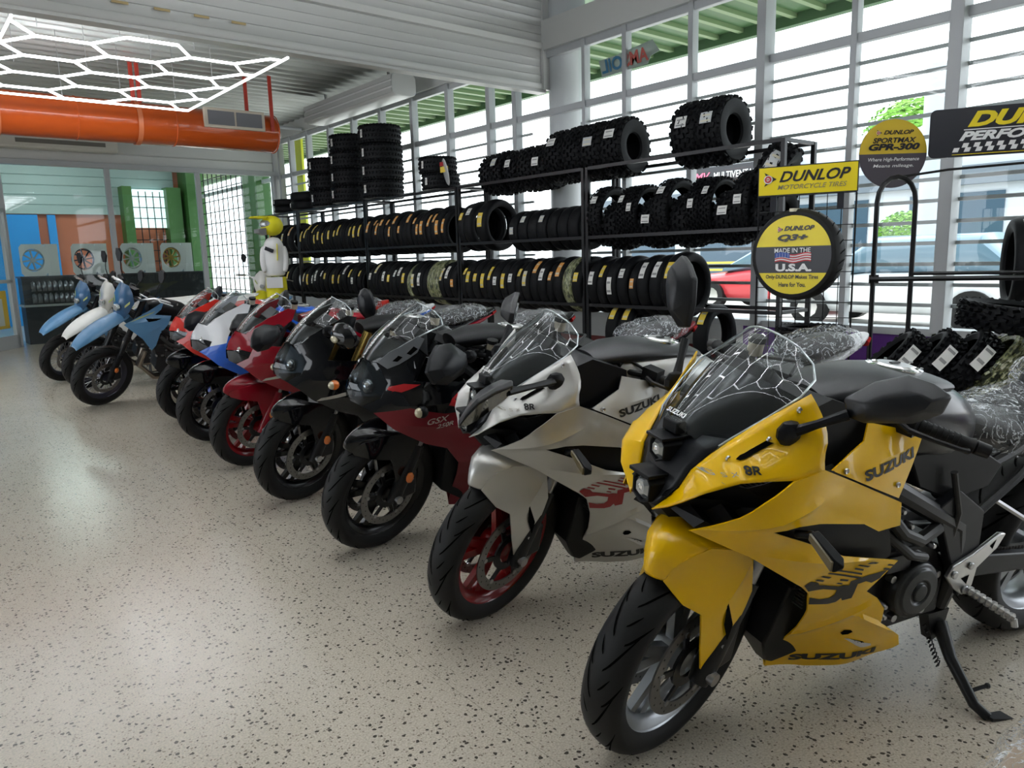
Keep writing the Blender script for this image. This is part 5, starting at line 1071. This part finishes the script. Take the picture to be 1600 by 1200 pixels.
# ---- full-fairing sport bikes
YG = tps([(1.60, .755, .03), (1.575, .725, .07), (1.50, .765, .135), (1.47, .83, .14), (1.50, .905, .085), (1.545, .90, .04), (1.46, .955, .12), (1.38, 1.01, .155), (1.26, 1.07, .18), (1.215, 1.06, .19), (1.34, .93, .20), (1.40, .84, .21), (1.2, .83, .235), (1.0, .79, .22), (.93, .7, .22), (1.48, .63, .165), (1.32, .555, .2), (1.22, .52, .2), (1.2, .68, .245), (1.02, .43, .195),
 (1.165, .43, .17), (1.13, .34, .11), (1.114, .172, .012), (1.116, .14, .004), (1.0, .13, .03), (.86, .15, .1), (.74, .21, .15), (.76, .32, .175), (.93, .50, .21)])
GX_COWL = [(1.50, .905), (1.46, .955), (1.38, 1.01), (1.26, 1.07), (1.215, 1.06), (1.24, 1.0), (1.34, .93), (1.385, .85), (1.40, .80), (1.50, .765), (1.47, .83)]
GX_SHORT = [(1.50, .905), (1.46, .955), (1.38, .99), (1.345, .96), (1.37, .90), (1.40, .80), (1.50, .765), (1.47, .83)]
GX_HI = [(1.565, .72), (1.50, .765), (1.40, .80), (1.385, .85), (1.20, .835), (1.0, .79), (.95, .70), (1.25, .70), (1.40, .735), (1.53, .70)]
GX_LO = [(1.53, .70), (1.40, .735), (1.25, .70), (.95, .70), (.97, .60), (.93, .50), (1.02, .43), (1.15, .43), (1.22, .52), (1.32, .555), (1.46, .635)]
GX_BEL = [(1.15, .43), (1.02, .43), (.93, .50), (.76, .33), (.73, .24), (.86, .155), (1.0, .13), (1.116, .14), (1.118, .172), (1.13, .34)]
def bike_gx(pose, steer, label, cowl, hi, lo, bel, fend, rim, tankc, tailc, tail2, lower=MTB, upper=GLD, short=False, mirr='up', acc=None, logo=None, lens=None, small=False, chrome=True, big=False, tk2=PLA, wr=True):
    P = root('motorcycle', pose, label); S = steer_m(steer)
    wheel('front_wheel', P, S, WB, .30, .12, rim); wheel('rear_wheel', P, None, 0, .316, .18, rim, side_discs=(-1,), dr=.11)
    forks(P, S, .30, .74, upper, lower, .10, sig=True); rear_end(P, peg=MTB); seat_tail(P, tailc, tail2, seed=3, wr=wr); tank(P, tankc, tk2)
    pu = panel('upper_fairing', GX_SHORT if short else GX_COWL, YG, cowl, P, creases=[((1.48, .80), (1.30, .98), .006)])
    ph = panel('side_fairing', GX_HI, YG, hi, P, creases=[((1.50, .74), (1.0, .76), .006)])
    pw = panel('lower_fairing', GX_LO, YG, lo, P, creases=[((1.46, .66), (1.0, .62), .007), ((1.25, .56), (1.0, .50), .005)])
    panel('belly_fairing', GX_BEL, YG, bel, P, creases=[((1.10, .30), (.85, .26), .008)])
    YL = tps([(1.615, .78, .0), (1.60, .735, .03), (1.575, .72, .06), (1.545, .905, .0), (1.50, .905, .082), (1.47, .83, .138), (1.50, .765, .132), (1.57, .80, .07)])
    if small: panel('nose_cover', [(1.603, .80), (1.53, .812), (1.482, .80), (1.47, .83), (1.50, .905), (1.545, .91), (1.585, .85)], YL, cowl, P)
    hl = panel('headlight', [(1.60, .735), (1.57, .72), (1.50, .765), (1.484, .797), (1.53, .809), (1.603, .795)] if small else [(1.60, .735), (1.57, .72), (1.50, .765), (1.47, .83), (1.50, .905), (1.545, .91), (1.585, .85), (1.61, .78)], YL, LENS if not lens else lens, P)
    m = MB(); m.cvx([(1.58, y, .75) for y in (-.02, .02)]+[(1.52, y, .90) for y in (-.03, .03)]+[(1.46, y, .84) for y in (-.12, .12)]+[(1.49, y, .77) for y in (-.12, .12)]); m.build('reflector', mat('lamp_inside', (.10, .11, .12), .2, .7), hl, 30)
    for s in (-1, 1): MB().ball((1.53, s*.06, .80), (.03, .035, .035), 0, 12).build('projector', CHR, hl)
    m = MB(); m.cvx([(1.57, y, .72) for y in (-.05, .05)]+[(1.46, y, .64) for y in (-.12, .12)]+[(1.38, y, .76) for y in (-.19, .19)]+[(1.50, y, .78) for y in (-.10, .10)]); m.build('chin_panel', PLA, P, 30)
    YgI = lambda x, z: YG(x, z)-.03
    panel('inner_fairing', [(1.34, .95), (1.40, .82), (1.0, .78), (.95, .68), (.95, .52), (1.2, .54), (1.40, .64), (1.5, .72), (1.44, .9)], YgI, PLA, P)
    m = MB(); m.cvx([(x, y, .70) for y in (-.15, .15) for x in (1.06, 1.14)]+[(1.185, y, .47) for y in (-.125, .125)]+[(1.06, y, .45) for y in (-.12, .12)]); m.cvx([(1.19, y, .48) for y in (-.12, .12)]+[(1.08, y, .45) for y in (-.12, .12)]+[(1.18, y, .25) for y in (-.05, .05)]+[(1.06, y, .17) for y in (-.03, .03)]); m.build('radiator', PLA, P, 30)
    if short:
        br = panel('screen_bracket', [(1.50, .912), (1.46, .96), (1.35, 1.03), (1.325, 1.02), (1.36, .965), (1.43, .915), (1.47, .89)], lambda x, z: YG(x, z)+.010, mat('bracket_grey', (.14, .15, .16), .35, .3), P)
        decal([br], [poly([(1.452, .925), (1.43, .95), (1.415, .945), (1.435, .925)]), poly([(1.40, .96), (1.37, .99), (1.355, .98), (1.385, .955)])], GRV, 'bracket_slot', br)
    rows = []
    for c_, e_ in (((1.535, .915), (1.495, .085, .905)), ((1.505, .955), (1.46, .12, .95)), ((1.45, 1.01), (1.38, .15, 1.005)), ((1.385, 1.065), (1.30, .168, 1.045)), ((1.325, 1.11), (1.235, .165, 1.068)), ((1.29, 1.13), (1.225, .125, 1.09)), ((1.28, 1.137), (1.24, .08, 1.115))):
        rows.append([(e_[0]+(c_[0]-e_[0])*(1-(t/6)**2), e_[1]*t/6, e_[2]+(c_[1]-e_[2])*(1-(t/6)**2)) for t in range(-6, 7)])
    m = MB(); m.grid(rows); sc_ = m.build('windscreen', SCR, P, 80, sub=1)
    m = MB(); m.tube([Vector(p) for p in [r[0] for r in rows]+rows[-1]+[r[-1] for r in reversed(rows)]], .003, 6); m.build('screen_edge', mat('screen_edge', (.5, .55, .56), .1, .3), sc_)
    m = MB(); m.grid([[(p[0]-.02, p[1]*.93, p[2]-.012) for p in r] for r in rows[:3]]); m.build('smoked_inner_shield', mat('shield_black', (.012, .013, .016), .15), P, 60)
    m = MB(); m.cvx([(1.36, y, .99) for y in (-.10, .10)]+[(1.30, y, 1.04) for y in (-.08, .08)]+[(1.27, y, 1.02) for y in (-.08, .08)]+[(1.28, y, .92) for y in (-.12, .12)]); m.build('instrument_display', PLA, P, 30, bevel=.005)
    handlebar(P, S, (1.05, .22, .94), (.97, .35, .91), bark=True)
    m = MB(S); m.cvx([(1.04+x, y, .93+z) for x in (-.03, .06) for y in (-.13, .13) for z in (-.02, .02)]); m.build('triple_clamp', MTB if chrome else MTB, P, bevel=.004)
    YF = tps([(1.655, .55, .03), (1.60, .53, .075), (1.52, .51, .095), (1.45, .36, .11), (1.38, .40, .12), (1.36, .52, .12), (1.40, .60, .10), (1.52, .615, .08), (1.62, .59, .05)])
    fo = panel('front_fender', [(1.665, .565), (1.65, .54), (1.60, .525), (1.50, .50), (1.46, .36), (1.38, .38), (1.34, .52), (1.38, .60), (1.52, .615), (1.62, .595)], YF, fend, P, xf=S)
    top = [(1.655, .545), (1.665, .565), (1.62, .595), (1.52, .615), (1.43, .61), (1.38, .60)]; rows = []
    for i, (x, z) in enumerate(top): y = YF(x, z); b = [.015, .03, .04, .04, .035, .03][i]; rows.append([(x+.02*(1-(t/6)**2), y*t/6, z+b*(1-(t/6)**2)) for t in range(-6, 7)])
    m = MB(S); m.grid(rows); m.build('fender_top', fend, fo, 50, solid=.003, sub=1)
    if mirr == 'fold':      # both mirrors folded forward, seen from behind
        mirror_mesh(P, None, (1.12, .20, .93), (1.17, .28, .965), (1.30, .35, .942), (.9, .44, 0), (0, 0, 1), (-.4, .88, .25), L=.25, H=.14, m_=PLG, glass=False)
        mirror_mesh(P, None, (1.15, -.16, .90), (1.12, -.20, .92), (1.09, -.24, .90), (.9, .3, .1), (0, 0, 1), (-.3, .9, .2), L=.2, H=.13, m_=PLG, glass=False)
    elif mirr == 'round':
        mirror_mesh(P, None, (1.37, .20, 1.0), (1.37, .27, 1.0), (1.33, .33, 1.0), (-.3, .9, -.1), (0, 0, 1), (.9, .3, 0), L=.2, H=.12, m_=BLK, rounded=True)
        mirror_mesh(P, None, (.98, -.22, .86), (.93, -.27, .92), (.95, -.34, 1.02), (.1, -.2, 1), (0, 1, 0), (1, .3, 0), L=.2, H=.13, m_=PLG, rounded=True, glass=False)
        m = MB(); m.ball((1.385, .325, .985), (.015, .04, .018), 0, 12); m.build('signal_lens', mat('signal_clear', (.6, .55, .4), .1, .3), P)
    else:
        mirror_mesh(P, None, (1.33, .20, .95), (1.34, .30, .965), (1.45, .36, .935), (.85, .4, -.3), (0, 0, 1), (-.3, .85, .3), L=.22, H=.12, m_=PLG, glass=False)
        mirror_mesh(P, None, (1.33, -.20, .95), (1.20, -.30, 1.0), (1.12, -.36, 1.02), (-.4, -.9, .1), (0, 0, 1), (1, -.2, 0), L=.2, H=.1, m_=PLG, glass=False)
    for s in (1, -1):
        m = MB(); m.tube([(1.36, s*.22, .735), (1.37, s*.265, .735)], .01, 8); m.ball((1.375, s*.285, .735), (.028, .024, .026), 0, 12); o = m.build('turn_signal', PLA if short else ORG, P)
        m = MB(); m.ball((1.388, s*.288, .735), (.022, .02, .022), 0, 12); m.build('signal_lens', mat('signal_clear', (.6, .55, .4), .1, .3), o)
    if acc:
        for mm, pts in acc: decal([pu, ph, pw], [poly(pts)], mm, 'accent_stripe', ph)
    if logo:
        for s_, x_, z_, a_, w_, h_, mm, sh in logo: decal([pu, ph, pw], [ltext(s_, x_, z_, a_, w_, h_, 0, .01, sh)], mm, 'model_lettering', pw)
    return P
# ---- supermoto bikes
YD = tps([(1.257, .813, .14), (1.10, .90, .15), (.888, 1.015, .12), (.93, .94, .14), (.987, .897, .16), (.839, .874, .14), (.87, .80, .16), (.954, .708, .165), (1.0, .60, .18), (1.044, .556, .185), (1.112, .676, .19), (1.04, .80, .18)])
def bike_dr(pose, steer, label, body, plate, fendc, seatc):
    P = root('supermoto_motorcycle', pose, label, group='supermoto motorcycles at the far end of the row'); S = steer_m(steer); R = .305; BR = mat('purple_anodised_rim', (.05, .05, .07), .3, .5)
    wheel('front_wheel', P, S, WB, R, .12, BR, 'wire', side_discs=(1,), dr=.15); wheel('rear_wheel', P, None, 0, .316, .14, BR, 'wire', side_discs=(-1,), dr=.12)
    forks(P, S, R, .92, MTB, PLA, .105, sig=True, silver=False); rear_end(P, peg=STL, cover=(.80, .40, .07), dirt=True)
    rows = []
    for x, z, w_, dz in ((1.745, .668, .04, .006), (1.73, .695, .055, .012), (1.66, .745, .09, .022), (1.55, .805, .11, .03), (1.42, .86, .105, .036), (1.30, .895, .09, .036), (1.22, .905, .07, .03)):
        rows.append([(x, w_*t/5, z+dz*(1-(t/5)**2)-(.018 if abs(t) == 5 else 0)) for t in range(-5, 6)])
    m = MB(S); m.grid(rows); m.build('front_fender', fendc, P, 40, solid=.004, sub=1)
    f = lambda y, z: 1.325-(z-.88)*.22-.30*abs(y)
    m = MB(S); side = [(.0, 1.215), (.055, 1.208), (.105, 1.15), (.145, 1.065), (.11, .96), (.075, .885), (0, .872)]
    for s_ in (1, -1): vs = [(f(y, z), s_*y, z) for y, z in side]; m.add(vs, [tuple(range(7))])
    hs = m.build('headlight_shell', plate, P, 8, solid=.005)
    m = MB(S); m.cvx([(f(0, .97)+.02+x, y, .985+z) for x in (-.02, .012) for y, z in ((-.035, .0), (.035, 0), (-.022, .028), (.022, .028), (-.02, -.03), (.02, -.03))]); m.build('headlight', mat('lamp_glass', (.55, .58, .6), .05, .7), hs, 30, bevel=.003)
    m = MB(S)
    for s in (-1, 1): m.add([(f(y, z)+.014, s*y, z) for y, z in ((.075, 1.0), (.115, 1.05), (.112, 1.075), (.07, 1.02))], [(0, 1, 2, 3)])
    m.build('shell_stripe', mat('lime_grey', (.35, .40, .12), .5), hs)
    rs = panel('radiator_shroud', [(1.257, .813), (1.10, .90), (.888, 1.015), (.925, .94), (.987, .897), (.839, .874), (.87, .80), (.954, .708), (1.0, .60), (1.044, .556), (1.112, .676)], YD, body, P, creases=[((1.22, .82), (.90, .86), .008), ((1.1, .72), (.9, .80), .006)])
    decal([rs], [poly([(1.07, .868), (.93, .86), (.98, .842), (1.05, .835)])], GRV, 'shroud_vent', rs)
    decal([rs], [poly([(1.22, .83), (1.12, .88), (.98, .93), (1.0, .915), (1.12, .868)])], mat('lime_grey', (.35, .40, .12), .5), 'shroud_stripe', rs)
    m = MB(); m.hull([(1.05, 1.0, .85, .09), (.92, 1.03, .80, .13), (.75, .99, .78, .12), (.66, .95, .80, .08)]); m.build('fuel_tank', PLA, P, 50, sub=1)
    m = MB(); m.hull([(.86, .97, .90, .07), (.6, .93, .85, .10), (.25, .925, .86, .115), (-.02, .95, .89, .10), (-.10, .955, .91, .06)]); m.build('seat', mat('seat_'+seatc.name, tuple(seatc.node_tree.nodes['Principled BSDF'].inputs[0].default_value)[:3], .6), P, sub=1)
    m = MB(); m.hull([(.25, .86, .74, .12, 3), (.0, .90, .80, .12, 3), (-.2, .94, .90, .10, 3), (-.42, .985, .965, .07, 3)]); m.build('rear_fender', fendc, P, 40, sub=1)
    panel('side_cover', [(.70, .80), (.30, .86), (.05, .88), (.10, .78), (.45, .60), (.62, .62)], lambda x, z: .13, fendc, P)
    m = MB(S); m.tube([(1.08, -.41, 1.10), (1.10, -.24, 1.12), (1.15, -.10, 1.06), (1.15, .10, 1.06), (1.10, .24, 1.12), (.98, .41, 1.10)], .011, 10); m.tube([(1.12, -.17, 1.10), (1.12, .17, 1.10)], .008, 8); o = m.build('handlebar', ALU, P)
    for s in (-1, 1):
        x0 = (1.06 if s < 0 else 1.04); m = MB(S); m.tube([(x0, s*.27, 1.115), (x0-.05, s*.41, 1.10)], .017, 10); m.build('grip', RUB, o); m = MB(S); m.tube([(x0+.04, s*.25, 1.12), (x0+.06, s*.32, 1.115), (x0+.0, s*.42, 1.10)], .006, 6); m.build('lever', ALU, o)
        m = MB(S); m.tube([(1.08, s*.22, 1.12), (1.09, s*.27, 1.24), (1.07, s*.30, 1.33)], .005, 6); m.cvx([(1.07+x, s*(.30+y), 1.36+z) for x in (0, .02) for y, z in ((-.02, -.05), (.02, -.06), (.05, .0), (.045, .06), (.01, .07), (-.03, .03))]); m.build('mirror', PLG, o, 30)
    m = MB(S)
    for i in range(4): m.tube([(1.10, -.09+.05*i, 1.07), (1.19, -.06+.04*i, 1.10), (1.20, -.03+.02*i, .95), (1.1, 0, .85)], .006, 6)
    m.b2((1.12, -.05, 1.08), (1.17, .05, 1.15)); m.build('cables_and_dash', PLA, P)
    m = MB(); m.tube([(.9, -.15, .62), (.5, -.16, .6), (.2, -.15, .72)], .02, 8); m.hull([(.28, .80, .68, .045), (-.1, .90, .78, .05)], 14, 0, 2.4, -.15); m.build('muffler', STL, P)
    return P
def uprightL(): return None
M8 = dict(L=((1.285, .285, 1.012), (1.205, .335, 1.043), (-.62, .62, .28), (0, 0, 1), (.72, .55, .15)),
          R=((1.30, -.265, 1.05), (1.265, -.335, 1.17), (-.1, -.25, 1), (0, 1, 0), (.95, -.1, .2)),
          SL=((1.595, .325, .975), (1.668, .335, .943), (.90, .12, -.40), (0, 0, 1), (-.25, -.70, .66)),
          SR=((1.30, -.265, 1.03), (1.24, -.34, 1.08), (-.5, -.75, .25), (0, 0, 1), (.8, -.4, .1)))
bike_8r((2.887, .800, 2.870, .135), .315, YEL, 'glossy yellow sport motorcycle with black SR graphic, nearest in the row', RIMS, (M8['L'], M8['R']), TXK, YEL, tailc=YEL)
bike_8r((3.021, 1.739, 2.906, .134), .394, SIL, 'matte silver sport motorcycle with dark red wheels, right behind the yellow one', RIMR, (M8['SL'], M8['SR']), TXR, SIL, tailc=WHT, tank_m=SIL)
SST = mat('stripe_silver', (.5, .48, .42), .4); RST = mat('stripe_red', (.5, .01, .015), .3)
bike_gx((3.075, 2.70, 2.95, .14), .36, 'black sport motorcycle with matte dark red lower fairing, beside the silver one', BLK, BLK, mat('satin_dark_red', (.17, .004, .012), .35, .2), mat('satin_dark_red', (.17, .004, .012), .35, .2), BLK, RIMB, BLK, mat('satin_dark_red', (.17, .004, .012), .35, .2), BLK, upper=MTB, short=True, mirr='fold',
        acc=[(RST, [(1.50, .805), (1.42, .838), (1.36, .838), (1.43, .80), (1.44, .815)]), (RST, [(1.24, .738), (1.17, .79), (1.19, .79), (1.225, .765), (1.1, .705), (1.1, .698)])], logo=[('GSX', 1.33, .655, .14, .10, .026, SST, .4), ('250R', 1.29, .635, .14, .08, .018, SST, .4)])
bike_gx((3.135, 3.695, 3.0, .14), .36, 'all black sport motorcycle with pale side stripe and gold fork tops', BLK, BLK, BLK, BLK, BLK, RIMB, mat('tank_plastic_black', (.02, .022, .025), .2), BLK, None, upper=GLD, mirr='round',
        acc=[(SST, [(1.44, .628), (1.42, .648), (1.19, .70), (1.18, .68)])], logo=[('S', 1.19, .60, .1, .06, .05, SST, .3), ('GSX-R', 1.19, .575, .1, .09, .018, SST, .3)])
bike_gx((3.204, 4.608, 3.0, .14), .36, 'candy dark red sport motorcycle with dark red wheels and pale lower stripe', DRD, DRD, DRD, DRD, DRD, RIMR, DRD, BLK, DRD, upper=mat('fork_steel', (.3, .3, .32), .3, .8), mirr='side', lower=DRD, acc=[(SST, [(1.44, .625), (1.42, .645), (1.19, .70), (1.18, .68)])], lens=mat('dark_lens', (.01, .01, .012), .06), small=True, tk2=DRD)
bike_gx((3.262, 5.504, 3.0, .14), .36, 'blue sport motorcycle with white nose and black front fender', WHT, BLU, BLU, BLU, BLK, RIMB, BLU, WHT, BLU, upper=mat('fork_steel', (.3, .3, .32), .3, .8), mirr='fold', lens=mat('dark_lens', (.01, .01, .012), .06), small=True, lower=mat('fork_blue', (.02, .06, .45), .3), tk2=BLU)
bike_gx((3.374, 6.441, 3.0, .14), .36, 'bright red sport motorcycle, farthest of the faired ones', RED, RED, RED, RED, BLK, RIMB, RED, RED, None, upper=MTB, mirr='side', small=True, tk2=RED)
SKD = paint('dark_slate_plastic', (.05, .13, .26)); CRM = paint('ivory_plastic', (.55, .54, .50))
bike_dr((2.979, 7.918, 3.05, .17), .5, 'slate blue supermoto with long beak fender, nearest of the three supermotos', SKY, SKD, SKY, WPL)
bike_dr((3.114, 9.208, 3.05, .17), .5, 'white supermoto standing between the two blue ones', WPL, CRM, WPL, WPL)
bike_dr((3.023, 10.033, 3.05, .17), .5, 'slate blue supermoto, farthest in the row, beyond the white one', SKY, SKD, SKY, WPL)
# yellow and white motocross bike in the back
bike_dr((4.95, 12.2, 4.15, .1), .1, 'yellow and white motocross machine behind the red one, near the riding gear', JY, WPL, JY, JY)
# wrapped seat edge in the very front corner
c = empty('wrapped_saddle', (1.13, .265, .47), -.2, label='film wrapped beige seat cut off by the lower right corner of the photo', cat='seat')
m = MB(); m.hull([(-.02, .02, -.15, .10), (.25, .06, -.18, .16), (.6, .08, -.2, .18), (.9, .06, -.2, .18)], 28); m.build('cushion', mat('beige_vinyl', (.42, .33, .24), .4), c, sub=1)
wrap(c, [(-.05, .04, -.16, .11), (.25, .08, -.19, .17), (.6, .10, -.21, .19), (.95, .07, -.21, .19)])
